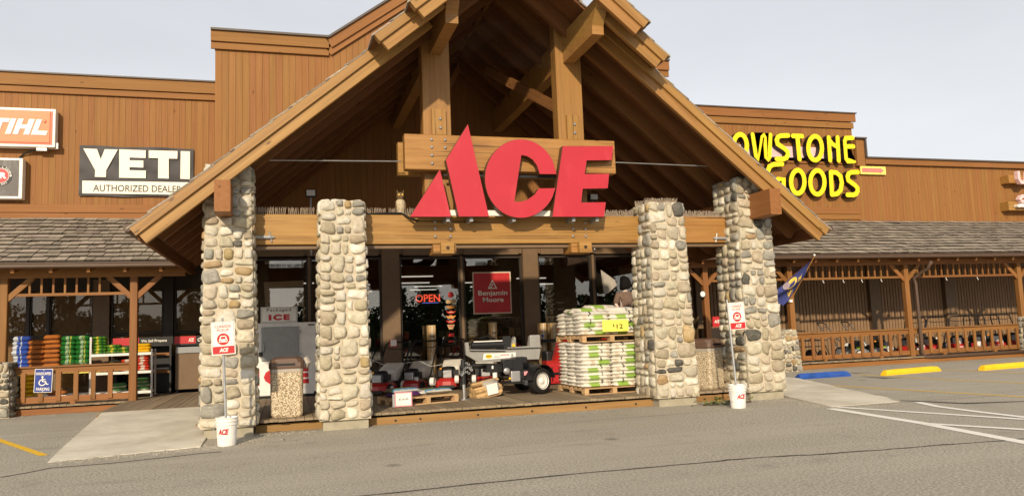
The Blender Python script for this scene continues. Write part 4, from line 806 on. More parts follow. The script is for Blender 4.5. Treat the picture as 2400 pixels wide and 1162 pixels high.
for s_ in (-1, 1):
    MB().hexa([M @ Vector((s_ * .02, -.02, .42)), M @ Vector((s_ * .06, -.02, .40)), M @ Vector((s_ * .05, .03, .41))], [M @ Vector((s_ * .062, -.02, .485)), M @ Vector((s_ * .066, -.018, .485)), M @ Vector((s_ * .064, -.012, .485))]).build('ear_tuft', 'owl_brown', t)
    MB().lathe([(.02, 0), (.012, .012)], 10, M @ Matrix.Translation(Vector((s_ * .03, -.062, .385))) @ Matrix.Rotation(R(90), 4, 'X')).build('eye', 'flag_gold', t)
    MB().add([M @ (Vector(v) + Vector((s_ * .076, .01, .17))) for v in stone_verts(.045, .10, .2, random.Random(s_ + 5))], CSF).build('wing', 'owl_brown', t, smooth=True)
for i, (x_, y_, tx) in enumerate([(728, 455, 'small black floodlight on a stem behind the left inner column'), (1388, 464, 'small black floodlight behind the red letter E')]):
    p = P(x_, y_, 15.2); t = thing('floodlight', (p.x, 15.2, 3.6), tx, 'floodlight', 'floodlights behind the beam')
    MB().tube([(p.x, 15.2, 3.1), (p.x, 15.2, p.z - .05)], .018, 6).build('stem', 'galv', t); MB().box(p.x - .10, p.x + .10, 15.1, 15.25, p.z - .07, p.z + .08).build('housing', 'black_plastic', t, bevel=.02); MB().box(p.x - .08, p.x + .08, 15.085, 15.099, p.z - .05, p.z + .06).build('lens', 'film', t)
# ------------------------------------------------------------------ goods: sacks
def pillow(L, W, H, seed, nx=10, ny=6):
    rng = random.Random(seed); off = rng.uniform(0, 50); mb = MB()
    for s_ in (1, -1):
        base = len(mb.v)
        for i in range(nx + 1):
            for j in range(ny + 1):
                u, v = -1 + 2 * i / nx, -1 + 2 * j / ny; h = ((1 - abs(u) ** 7) ** .45) * ((1 - abs(v) ** 5) ** .42); pin = 1 - .07 * abs(v) ** 2 * (1 if abs(u) > .8 else 0)
                zz = s_ * H / 2 * h * (1 + .16 * mnoise.noise(Vector((u * 2.2 + off, v * 2.2, s_)))); mb.v.append((u * L / 2 * pin, v * W / 2 * (1 - .05 * abs(u) ** 3), zz + (.006 * math.sin(v * 9 + off) if abs(u) > .95 else 0)))
        for i in range(nx):
            for j in range(ny):
                k = base + i * (ny + 1) + j; q = (k, k + ny + 1, k + ny + 2, k + 1); mb.f.append(q if s_ > 0 else q[::-1]); mb.m.append(0)
    return mb.mesh('sack', True)
SK = {}
def sack(kind, seed, dims):
    key = (kind, seed, dims)
    if key not in SK: me = pillow(*dims, seed); me.materials.append(MT[kind]); SK[key] = me
    return SK[key]
def put_sack(name, kind, seed, dims, loc, rz, label, group, tilt=0.0):
    return tag(link(name, sack(kind, seed, dims), None, None, Matrix.Translation(Vector(loc)) @ Matrix.Rotation(rz, 4, 'Z') @ Matrix.Rotation(tilt, 4, 'X')), label, 'bag', group)
def pallet(loc, rz, w, d, label, group, h=.13):
    t = thing('pallet', loc, label, 'pallet', group); M = Matrix.Translation(Vector(loc)) @ Matrix.Rotation(rz, 4, 'Z'); t.matrix_basis = M; WM[t.name] = M
    for i in range(7):
        y = -d / 2 + .05 + i * (d - .1) / 6; link('deck_slat', MB().box(-w / 2, w / 2, y - .045, y + .045, h - .02, h).mesh(), 'pallet_wood', t, M)
    for x in (-w / 2 + .02, 0, w / 2 - .02):
        n_ = 3
        for k, (a_, b_) in enumerate(((-d / 2, -d / 2 + .16), (-.08, .08), (d / 2 - .16, d / 2))): link('stringer_block', MB().box(x - .045 + (0.02 if x < 0 else -.02 if x > 0 else 0), x + .045 + (0.02 if x < 0 else -.02 if x > 0 else 0), a_, b_, .018, h - .021).mesh(), 'pallet_wood', t, M)
        link('stringer', MB().box(x - .019, x + .019, -d / 2 + .01, d / 2 - .01, h - .06, h - .022).mesh(), 'pallet_wood', t, M)
    for y in (-d / 2 + .05, 0, d / 2 - .05): link('bottom_slat', MB().box(-w / 2, w / 2, y - .05, y + .05, 0, .017).mesh(), 'pallet_wood', t, M)
    return t
ORD = ['first', 'second', 'third', 'fourth', 'fifth', 'sixth', 'seventh', 'eighth', 'ninth', 'tenth', 'eleventh', 'twelfth']
# two pallets of wood pellet sacks
rz = R(2); pc = Vector((6.24, 15.08, ZD)); rng = random.Random(12)
pallet(pc, rz, 1.30, 1.42, 'lower timber pallet carrying the tall stack of white and green bags', 'pallets on the deck')
def stack(zb, layers, dz, label, group, shift=0, topn=99, spread=0):
    for k in range(layers):
        z = zb + dz * (k + .5); par_ = (k + shift) % 2; spots = []
        kinds = ['pellet_bag', 'pellet_bag_turned'] if k % 2 == 0 else ['pellet_bag_white']
        if par_: spots = [(-.33, -.44, 0), (.33, -.44, math.pi), (-.33, 0, 0), (.33, 0, 0), (-.33, .44, 0), (.33, .44, math.pi)]
        else: spots = [(-.40, -.34, R(90)), (0.0, -.34, R(-90)), (.40, -.34, R(90)), (-.40, .36, R(-90)), (0, .36, R(90)), (.40, .36, R(90))]
        if par_ == 0 and True: spots = [(-.33, -.46, math.pi), (.33, -.46, 0), (-.33, -.02, math.pi), (.33, -.02, 0), (-.33, .42, 0), (.33, .42, 0)]
        for i, (x, y, a_) in enumerate(spots):
            if x > 0 and y > -.4 and k < layers - 1: continue                    # buried in the middle of the block
            v = Matrix.Rotation(rz, 4, 'Z') @ Vector((x + rng.uniform(-.018, .018), y + rng.uniform(-.025, .015), 0))
            where = ('front ' if y < -.4 else 'middle ' if y < .2 else 'back ') + ('left' if x < 0 else 'right')
            put_sack('pellet_bag', rng.choice(kinds), rng.randint(0, 2), (.70, .48, dz * 1.32), (pc.x + v.x, pc.y + v.y, z + rng.uniform(-.004, .004)), rz + a_ + rng.uniform(-.03, .03), where + ' white and green sack, ' + ORD[k] + ' row up ' + label, group, rng.uniform(-.05, .05))
stack(ZD + .13, 12, .0735, 'in the lower block', 'sacks on the lower pallet')
zt_ = ZD + .13 + 12 * .0735 + .01
pc2 = Vector((pc.x, pc.y, zt_)); pallet(pc2, rz, 1.30, 1.42, 'upper timber pallet in the middle of the white and green sack stack', 'pallets on the deck')
stack(zt_ + .13, 6, .078, 'in the upper block', 'sacks on the upper pallet', 1)
zz = zt_ + .13 + 6 * .078
for x, y, a_, dz, wh in ((-.34, -.34, .12, .04, 'front left'), (.30, -.40, -.06, .04, 'front right'), (.3, .2, .1, .04, 'rear right'), (-.25, .3, .1, .04, 'rear left'), (-.02, -.2, .15, .10, 'topmost'), (-.48, -.1, 1.35, .0, 'leftmost drooping')):
    put_sack('pellet_bag', 'pellet_bag' if x < .2 else 'pellet_bag_white', 1, (.66, .45, .10), (pc.x + x, pc.y + y, zz + dz), rz + a_, wh + ' loose sack on top of the tall white and green stack', 'loose top sacks', .08)
t = thing('price_card', P(1441, 775, 14.28), 'bright yellow price card marked 12 dollars hung on the sack stack', 'price card'); a, b = P(1411, 750, 14.28), P(1473, 775, 14.28)
MB().box(a.x, b.x, 14.27, 14.28, b.z, a.z).build('card', 'card_yellow', t); put_text(MB(), '12', a.x + .30, a.x + .44, b.z + .055, b.z + .145, 14.267).build('lettering', 'letter_black', t); put_text(MB(), 'usd', a.x + .215, a.x + .26, b.z + .085, b.z + .15, 14.267).build('lettering', 'letter_black', t)
# low pallet with soil bags and price sign
pz = Vector((2.44, 15.12, ZD)); pr2 = R(16); pallet(pz, pr2, 1.28, .95, 'low timber pallet with a few flat soil bags near the left inner column', 'pallets on the deck', .14)
Mp = Matrix.Translation(pz) @ Matrix.Rotation(pr2, 4, 'Z')
for x, y, z, a_, kd, lb in ((-.36, -.12, .185, .05, 'bag_purple', 'purple flat bag at the bottom of the low pallet pile'), (.04, .02, .18, .2, 'bag_grey', 'dull grey flat bag in the middle of the low pallet'), (-.33, -.02, .25, .08, 'soil_bag', 'blue and green printed soil bag atop the left of the low pallet'), (.36, -.05, .20, -.03, 'soil_bag', 'blue and green printed soil bag on the right of the low pallet'), (.3, .25, .19, .1, 'soil_bag', 'printed soil bag at the rear right of the low pallet')):
    p = Mp @ Vector((x, y, z)); put_sack('soil_bag', kd, 4, (.62, .48, .10), p, pr2 + a_, lb, 'bags on the low pallet')
p = P(947, 950, 14.35); t = thing('price_sign', (p.x, 14.35, ZD), 'white price card in pink frame leaning on the low pallet', 'price sign')
MB().box(p.x - .17, p.x + .15, 14.34, 14.36, ZD + .01, ZD + .27).build('frame', 'pink_edge', t); MB().box(p.x - .15, p.x + .13, 14.333, 14.339, ZD + .03, ZD + .25).build('card', 'price_white', t); put_text(MB(), 'price', p.x - .09, p.x + .08, ZD + .12, ZD + .16, 14.330).build('lettering', 'letter_black', t); MB().box(p.x - .21, p.x - .171, 14.33, 14.36, ZD + .01, ZD + .24).build('holder', 'galv', t)
# firewood bundle
p = G(1148, 930, ZD); t = thing('firewood_bundle', (p.x, p.y, ZD), 'shrink-wrapped firewood bundle with white label lying on the deck', 'firewood'); rng = random.Random(5)
Mf = Matrix.Translation(Vector((p.x, p.y + .1, ZD))) @ Matrix.Rotation(R(12), 4, 'Z') @ Matrix.Rotation(R(-9), 4, 'Y')
for i, (y, z, r_) in enumerate([(-.11, .07, .07), (.03, .07, .075), (.14, .08, .06), (-.05, .19, .07), (.08, .2, .07), (.0, .30, .055), (-.13, .17, .05)]):
    n_ = 6; rg = [(y + r_ * rng.uniform(.8, 1.15) * math.cos(k * 6.283 / n_), z + r_ * rng.uniform(.8, 1.1) * math.sin(k * 6.283 / n_)) for k in range(n_)]
    link('log', MB().hexa([(-.33, a_, b_) for a_, b_ in rg][::-1], [(.24 + rng.uniform(-.03, .05), a_, b_) for a_, b_ in rg][::-1]).mesh(), 'log_end', t, Mf)
link('wrap', MB().tube([(-.10, 0, .165), (.20, 0, .165)], .185, 7).mesh('w', True), 'film', t, Mf); link('label', MB().box(-.1, .14, -.205, -.195, .06, .27).mesh(), 'price_white', t, Mf)
# ------------------------------------------------------------------ lawn mowers
def wheel_mesh(r, w, hub):
    Mw = Matrix.Rotation(R(90), 4, 'X')
    ty = MB().lathe([(r * .72, -w / 2), (r * .96, -w / 2), (r, -w / 4), (r, w / 4), (r * .96, w / 2), (r * .72, w / 2)], 18, Mw, ring=True).mesh('tyre'); hb = MB().lathe([(r * .5, -w / 2 - .006), (r * .70, -w / 2 - .012), (r * .71, w / 2 + .012), (r * .5, w / 2 + .006), (r * .18, w / 2 + .018)], 18, Mw).mesh('hub'); return ty, hb
def mower(name, label, group, deckm, bagm, engm='black_plastic', bagged=True, handle='black_metal', z=ZD, scale=1.0):
    """push mower in its own space: front towards +X"""
    t = thing(name, (0, 0, 0), label, 'lawn mower', group)
    prof = [(-.30, -.22), (.12, -.26), (.27, -.2), (.31, -.08), (.31, .08), (.27, .2), (.12, .26), (-.30, .22)]
    MB().hexa([(x, y, .07) for x, y in prof], [(x * .96, y * .95, .17) for x, y in prof]).hexa([(x * .95, y * .94, .168) for x, y in prof], [(x * .7, y * .62, .225) for x, y in prof]).build('deck', deckm, t)
    MB().box(.24, .315, -.15, .15, .05, .10).build('front_skirt', 'black_plastic', t)
    e = MB().lathe([(.13, .20), (.135, .29), (.125, .33), (.135, .335), (.135, .40), (.11, .43), (.04, .44)], 14, Matrix.Translation(Vector((.02, 0, 0)))).build('engine', engm, t, smooth=False)
    MB().box(.13, .22, -.08, .09, .23, .37).build('muffler', 'steel', e, bevel=.01); MB().box(-.02, .1, .10, .19, .26, .37).build('air_filter', 'black_plastic', e); MB().box(-.1, .02, -.2, -.11, .25, .38).build('fuel_tank', 'black_plastic', e); MB().lathe([(.03, .38), (.03, .41)], 8, Matrix.Translation(Vector((-.05, -.155, 0)))).build('fuel_cap', 'amber', e)
    ty, hb = wheel_mesh(.105, .05, 0); ty2, hb2 = wheel_mesh(.14, .05, 0)
    for x, y, a_, b_, zz_ in ((.22, -.27, ty, hb, .105), (.22, .27, ty, hb, .105), (-.30, -.27, ty2, hb2, .14), (-.30, .27, ty2, hb2, .14)):
        w = link('wheel', a_, 'rubber', t, Vector((x, y, zz_))); link('hub', b_, 'white_paint', w, Vector((x, y, zz_)))
    pts = [(-.28, -.24, .16), (-.72, -.25, .72), (-.82, -.25, .86), (-.88, -.20, .93), (-.88, .20, .93), (-.82, .25, .86), (-.72, .25, .72), (-.28, .24, .16)]
    MB().tube(pts, .017, 6).build('handle', handle, t); MB().tube([(-.80, -.24, .84), (-.84, -.15, .80), (-.84, .15, .80), (-.80, .24, .84)], .008, 5).build('bail_bar', 'black_metal', t)
    if bagged: MB().hexa([(-.28, -.17, .22), (-.28, .17, .22), (-.80, .2, .16), (-.80, -.2, .16)], [(-.24, -.17, .42), (-.24, .17, .42), (-.66, .2, .56), (-.66, -.2, .56)]).build('grass_bag', bagm, t, bevel=.04)
    else: MB().hexa([(-.28, -.17, .2), (-.28, .17, .2), (-.42, .17, .2), (-.42, -.17, .2)], [(-.26, -.17, .3), (-.26, .17, .3), (-.36, .17, .24), (-.36, -.17, .24)]).build('rear_flap', 'black_plastic', t)
    return t
def place(t, x, y, deg, label=None, z=ZD, s=1.0, copy=False):
    M = Matrix.Translation(Vector((x, y, z))) @ Matrix.Rotation(R(deg), 4, 'Z') @ Matrix.Scale(s, 4)
    if copy: return copy_tree(t, M, label)
    t.matrix_basis = M
    if label: t['label'] = label
    return t
GP = 'push mowers on the deck'
mw = mower('push_mower', '', GP, 'red_paint', 'bag_grey')
q1, q2, q3, q4 = G(905, 915, ZD), G(975, 905, ZD), G(1060, 900, ZD), G(1135, 905, ZD)
HD = -118
place(mw, P(893, 880, 17.5).x, 17.5, HD - 2, 'red push mower with grey bag and price tag, half behind the left inner column', s=1.22)
place(mw, P(966, 880, 17.9).x, 17.9, HD, 'red push mower with grey bag, second from the left inner column', s=1.22, copy=True); place(mw, P(1052, 880, 18.0).x, 18.0, HD + 8, 'red push mower with pale bag just left of the log splitter', s=1.22, copy=True); place(mw, P(1138, 880, 17.8).x, 17.8, HD + 14, 'red push mower hidden behind the log splitter beam', s=1.22, copy=True)
p = P(922, 803, 17.9); t = thing('price_tag', (p.x, 17.9, p.z), 'small white price tag in red frame on the leftmost mower handle', 'price tag'); MB().box(p.x - .09, p.x + .08, 17.9, 17.91, p.z - .09, p.z + .08).build('frame', 'sign_red', t); MB().box(p.x - .065, p.x + .07, 17.893, 17.899, p.z - .07, p.z + .07).build('card', 'price_white', t)
MB().tube([P(862, 840, 17.2), P(885, 848, 17.2), P(915, 862, 17.0), P(950, 850, 17.3), P(985, 846, 17.3), P(1010, 858, 17.2), P(1045, 852, 17.3), P(1075, 858, 17)], .006, 5).build('security_cable', 'wire'); tag(bpy.data.objects['security_cable'], 'thin steel security cable looped along the row of mowers', 'cable')
# ------------------------------------------------------------------ log splitter
YSP = 15.62
def sp(zx_, zy_, Y=YSP): p = P(1060 + zx_ / 5.811, 760 + zy_ / 5.811, Y); return (p.x, p.z)
ls = thing('log_splitter', (4.2, YSP, ZD), 'grey log splitter on wheels with black engine and hydraulic cylinder', 'log splitter')
MB().prism([sp(*q) for q in ((168, 260), (178, 243), (215, 243), (222, 350), (690, 352), (735, 312), (1030, 292), (1045, 160), (1165, 155), (1198, 290), (1172, 470), (860, 478), (650, 502), (355, 517), (182, 415))], YSP - .05, YSP + .05).build('beam_web', 'grey_paint', ls)
a, b = sp(220, 345), sp(1190, 300); MB().beam((a[0], YSP, a[1]), (sp(700, 348)[0], YSP, sp(700, 348)[1]), .26, .018).beam((sp(730, 318)[0], YSP, sp(730, 318)[1]), (b[0], YSP, b[1]), .26, .018).build('top_flange', 'grey_paint', ls)
w0 = sp(1105, 225); MB().box(w0[0] - .12, w0[0] + .12, YSP - .13, YSP - .052, w0[1] - .14, w0[1] + .13).build('foot_plate', 'grey_paint', ls, bevel=.03)
w1 = sp(820, 240); MB().prism([sp(770, 305), sp(832, 165), sp(852, 180), sp(852, 300)], YSP - .07, YSP + .07).build('wedge', 'grey_paint', ls); MB().prism([sp(795, 300), sp(822, 245), sp(848, 300)], YSP - .078, YSP - .0705).build('warning_label', 'stop_yellow', ls)
a, b = sp(255, 285), sp(690, 270); cyl = MB().tube([(a[0], YSP - .02, a[1]), (b[0], YSP - .02, b[1])], .085, 14).build('hydraulic_cylinder', 'black_metal', ls, smooth=False); MB().tube([(b[0], YSP - .02, b[1]), (sp(790, 265)[0], YSP - .02, sp(790, 265)[1])], .035, 10).build('piston_rod', 'steel', cyl); MB().box(a[0] + .04, b[0] - .03, YSP - .085, YSP - .03, a[1] + .062, a[1] + .083).build('white_label', 'price_white', cyl); MB().box(b[0] - .01, b[0] + .15, YSP - .09, YSP + .06, b[1] - .10, b[1] + .17).build('valve_block', 'black_metal', ls, bevel=.01); MB().tube([(b[0] - .2, YSP, b[1] + .08), (b[0] - .28, YSP, b[1] + .2), (b[0] - .5, YSP + .05, b[1] + .14)], .018, 6).build('hose', 'black_plastic', ls)
dq = sp(410, 480); dr = sp(855, 385); dm = MB().prism([sp(420, 395), sp(855, 378), sp(850, 445), sp(410, 482)], YSP - .060, YSP - .0505).build('decal', 'price_white', ls)
ov = [sp(487 + 45 * math.cos(k * .3142), 432 + 27 * math.sin(k * .3142)) for k in range(20)]; MB().prism(ov, YSP - .066, YSP - .061).build('decal_badge', 'stop_yellow', dm)
def tsp(key, x0, y0, x1, y1, mt_): p0, p1 = sp(x0, y1), sp(x1, y0); put_text(MB(), key, p0[0], p1[0], p0[1], p1[1], YSP - .069).build('lettering', mt_, dm)
tsp('speeco', 450, 420, 525, 447, 'letter_black'); tsp('split', 563, 428, 648, 446, 'letter_black'); tsp('master', 650, 402, 768, 420, 'sign_red'); tsp('28', 790, 398, 818, 415, 'letter_black'); tsp('ton', 786, 420, 822, 435, 'letter_black')
# frame, tank, tongue with stand
fa = sp(280, 565, YSP + .05); fb = sp(1100, 560, YSP + .05); MB().beam((fa[0], YSP + .05, fa[1]), (fb[0], YSP + .05, fb[1]), .14, .10).box(sp(440, 560)[0], sp(760, 560)[0], YSP - .18, YSP + .2, sp(600, 640)[1], sp(600, 555)[1]).build('frame', 'black_metal', ls)
st = G(1088, 936, ZD); sx, sy = st.x, st.y
lg = MB().tube([(sx, sy, ZD + .30), (sx, sy, ZD + .78)], .045, 10).build('jack_leg', 'black_metal', ls); MB().tube([(sx, sy, ZD), (sx, sy, ZD + .32)], .032, 10).lathe([(.11, 0), (.11, .014)], 14, Matrix.Translation(Vector((sx, sy, ZD + .001)))).build('jack_foot', 'steel', lg); MB().tube([(sx, sy, ZD + .62), (fa[0] + .3, YSP + .05, fa[1])], .04, 8).tube([(sx - .06, sy, ZD + .62), (sx + .05, sy, ZD + .62)], .05, 8).build('tongue', 'black_metal', ls)
rng = random.Random(6); cm = MB()
for k in range(16): an = k * .9; c_ = Vector((sx + .05 + .10 * math.sin(k * .45), sy - .07, ZD + .66 - .012 * k + .05 * math.cos(an))); cm.tube([c_ + Vector((.022 * math.cos(q * 1.0472), .01 * math.sin(q * 2), .018 * math.sin(q * 1.0472))) for q in range(7)], .006, 4)
cm.build('safety_chain', 'galv', ls)
MB().lathe([(.05, -.12), (.05, .1)], 12, Matrix.Translation(Vector((sp(562, 715)[0], YSP - .12, sp(562, 715)[1])))).build('oil_filter', 'price_white', ls); MB().tube([(sp(515, 560)[0], YSP - .2, sp(515, 560)[1]), (sp(512, 600)[0], YSP - .22, sp(512, 600)[1])], .02, 6).build('lever', 'price_white', ls)
# engine
ex, ez = sp(830, 560, YSP - .28); YEg = YSP - .30
e = MB().box(ex - .22, ex + .17, YEg - .13, YEg + .2, ez - .10, ez + .14).box(ex - .26, ex - .05, YEg - .16, YEg - .131, ez - .06, ez + .11).build('engine', 'black_plastic', ls, bevel=.02)
MB().box(ex - .02, ex + .28, YEg - .1, YEg + .2, ez + .03, ez + .17).build('fuel_tank', 'black_plastic', e, bevel=.03); MB().lathe([(.065, 0), (.065, .05), (.03, .07)], 14, Matrix.Translation(Vector((ex - .20, YEg - .16, ez - .09))) @ Matrix.Rotation(R(90), 4, 'X')).build('recoil_cup', 'steel', e); MB().box(ex - .1, ex + .1, YEg - .15, YEg + .05, ez - .32, ez - .10).build('crankcase', 'steel', e, bevel=.02); MB().box(ex + .0, ex + .26, YEg - .12, YEg + .1, ez - .28, ez - .08).build('muffler', 'black_metal', e, bevel=.02); MB().box(ex + .18, ex + .30, YEg - .14, YEg - .121, ez - .20, ez - .12).build('hang_tag', 'pink_edge', e); MB().lathe([(.022, 0), (.022, .03)], 8, Matrix.Translation(Vector((ex - .14, YEg - .17, ez - .24))) @ Matrix.Rotation(R(90), 4, 'X')).build('oil_cap', 'stop_yellow', e); MB().box(ex - .2, ex + .2, YEg - .1, YSP + .1, ez - .36, ez - .325).build('engine_mount', 'black_metal', ls)
# road wheels with fenders
for k, (wx, wy) in enumerate(((4.98, 15.24), (5.02, 16.5))):
    r_ = .27; Mw = Matrix.Translation(Vector((wx, wy, ZD + r_))) @ Matrix.Rotation(R(26), 4, 'Z') @ Matrix.Rotation(R(90), 4, 'X')
    w = MB().lathe([(.15, -.085), (.22, -.095), (r_ - .01, -.075), (r_, -.04), (r_, .04), (r_ - .01, .075), (.22, .095), (.15, .085)], 24, Mw, ring=True).build('wheel', 'rubber', ls, smooth=True); MB().lathe([(.05, -.09), (.155, -.07), (.17, -.098), (.17, .098), (.155, .08), (.07, .06), (.05, .09), (.02, .10)], 20, Mw).build('rim', 'white_paint', w, smooth=False)
    fm = MB(); Mf2 = Matrix.Translation(Vector((wx, wy, ZD + r_))) @ Matrix.Rotation(R(26), 4, 'Z')
    for q in range(9):
        a0, a1 = R(8 + q * 18.5), R(8 + (q + 1) * 18.5); ring = lambda an, rr_: (rr_ * math.cos(an), rr_ * math.sin(an))
        p_ = [Mf2 @ Vector((ring(a0, .325)[0], -.13, ring(a0, .325)[1])), Mf2 @ Vector((ring(a1, .325)[0], -.13, ring(a1, .325)[1])), Mf2 @ Vector((ring(a1, .325)[0], .13, ring(a1, .325)[1])), Mf2 @ Vector((ring(a0, .325)[0], .13, ring(a0, .325)[1]))]
        q_ = [Mf2 @ Vector((ring(a0, .335)[0], -.13, ring(a0, .335)[1])), Mf2 @ Vector((ring(a1, .335)[0], -.13, ring(a1, .335)[1])), Mf2 @ Vector((ring(a1, .335)[0], .13, ring(a1, .335)[1])), Mf2 @ Vector((ring(a0, .335)[0], .13, ring(a0, .335)[1]))]; fm.hexa(p_, q_)
    fm.build('fender', 'black_plastic', ls)
MB().beam((4.99, 15.3, ZD + .27), (5.02, 16.45, ZD + .27), .06, .06).beam((5.0, 15.85, ZD + .27), (4.6, 15.7, fb[1]), .06, .06).build('axle', 'black_metal', ls)
# ------------------------------------------------------------------ snow blowers behind it
def blower(x, y, label, s=1.0):
    t = thing('snow_blower', (x, y, ZD), label, 'snow blower', 'red snow blowers behind the log splitter'); z = ZD
    MB().hexa([(x - .36, y - .28, z + .03), (x + .36, y - .28, z + .03), (x + .36, y + .1, z + .03), (x - .36, y + .1, z + .03)], [(x - .36, y - .22, z + .56), (x + .36, y - .22, z + .56), (x + .36, y + .1, z + .56), (x - .36, y + .1, z + .56)]).build('auger_housing', 'red_paint', t); MB().box(x - .33, x + .33, y - .30, y - .275, z + .06, z + .50).build('housing_mouth', 'sign_red', t); MB().tube([(x - .33, y - .31, z + .26), (x + .33, y - .31, z + .26)], .03, 8).build('auger_shaft', 'black_metal', t)
    for k in range(4):
        ax = x - .26 + k * .17; MB().lathe([(.05, -.008), (.17, -.008), (.17, .008), (.05, .008)], 14, Matrix.Translation(Vector((ax, y - .31, z + .26))) @ Matrix.Rotation(R(90), 4, 'Y') @ Matrix.Rotation(R(18), 4, 'X')).build('auger_flight', 'black_metal', t)
    MB().hexa([(x - .12, y - .1, z + .56), (x + .12, y - .1, z + .56), (x + .12, y + .1, z + .56), (x - .12, y + .1, z + .56)], [(x - .02, y - .22, z + 1.02), (x + .24, y - .22, z + 1.02), (x + .24, y - .05, z + 1.05), (x - .02, y - .05, z + 1.05)]).build('chute', 'red_paint', t); MB().box(x - .24, x + .22, y + .12, y + .55, z + .3, z + .78).build('engine', 'black_plastic', t, bevel=.04); MB().tube([(x - .3, y + .5, z + .4), (x - .3, y + .95, z + 1.08), (x - .28, y + .75, z + 1.16)], .016, 6).tube([(x + .3, y + .5, z + .4), (x + .3, y + .95, z + 1.08), (x + .28, y + .75, z + 1.16)], .016, 6).build('handlebar', 'black_metal', t); MB().box(x - .3, x + .3, y + .72, y + .9, z + .98, z + 1.06).build('control_panel', 'black_plastic', t); MB().lathe([(.022, 0), (.035, .03), (.02, .06)], 8, Matrix.Translation(Vector((x - .1, y + .78, z + 1.12)))).tube([(x - .1, y + .8, z + 1.05), (x - .1, y + .78, z + 1.13)], .008, 5).build('joystick', 'stop_blue', t); MB().lathe([(.04, 0), (.03, .05)], 10, Matrix.Translation(Vector((x + .08, y + .115, z + .62))) @ Matrix.Rotation(R(90), 4, 'X')).build('fuel_cap', 'amber', t)
    for s_ in (-1, 1): MB().lathe([(.1, -.06), (.19, -.06), (.2, 0), (.19, .06), (.1, .06)], 16, Matrix.Translation(Vector((x + s_ * .3, y + .38, z + .2))) @ Matrix.Rotation(R(90), 4, 'Y')).build('wheel', 'rubber', t)
    return t
blower(6.28, 17.75, 'red snow blower with black engine between log splitter and sack stack'); blower(7.35, 17.9, 'red snow blower mostly hidden behind the tall sack stack')
# ------------------------------------------------------------------ litter bins
def litter_bin(x, y, rot, label):
    t = thing('litter_bin', (x, y, ZD), label, 'litter bin', 'pebble litter bins'); M = Matrix.Translation(Vector((x, y, ZD))) @ Matrix.Rotation(rot, 4, 'Z'); t.matrix_basis = M; WM[t.name] = M
    def oct(r_, c_): return [(-r_ + c_, -r_), (r_ - c_, -r_), (r_, -r_ + c_), (r_, r_ - c_), (r_ - c_, r_), (-r_ + c_, r_), (-r_, r_ - c_), (-r_, -r_ + c_)]
    lk = lambda nm, prof, mt_, c_=.05: link(nm, (lambda mb: [mb.hexa([(a_, b_, z0) for a_, b_ in oct(r0, c_)], [(a_, b_, z1) for a_, b_ in oct(r1, c_)]) for (r0, z0), (r1, z1) in zip(prof, prof[1:])] and mb)(MB()).mesh(), mt_, t, M)
    lk('body', [(.245, .0), (.262, .03), (.265, .80)], 'aggregate', .035); lk('liner', [(.270, .755), (.272, .83)], 'film', .04); lk('lid', [(.285, .815), (.29, .85), (.285, .92)], 'lid_brown', .05); lk('dome', [(.275, .921), (.25, .98), (.19, 1.005)], 'lid_brown', .08)
    for s_ in (-1,): link('opening', MB().box(-.15, .15, -.2925, -.284, .865, .905).mesh(), 'black_plastic', t, M)
    return t
litter_bin(P(673, 900, 13.86).x, 14.13, R(-3), 'square pebble litter bin with brown lid in front of the ice freezer'); litter_bin(P(1672, 880, 13.95).x, 14.22, R(28), 'square pebble litter bin with brown lid between the right stone columns')
MB().tube([P(716, 838, 14.05), P(722, 850, 14.0), P(718, 862, 14.05)], [.04, .05, .02], 6).build('bin_liner', 'film'); tag(bpy.data.objects['bin_liner'], 'torn plastic liner hanging from the left litter bin', 'bin liner')
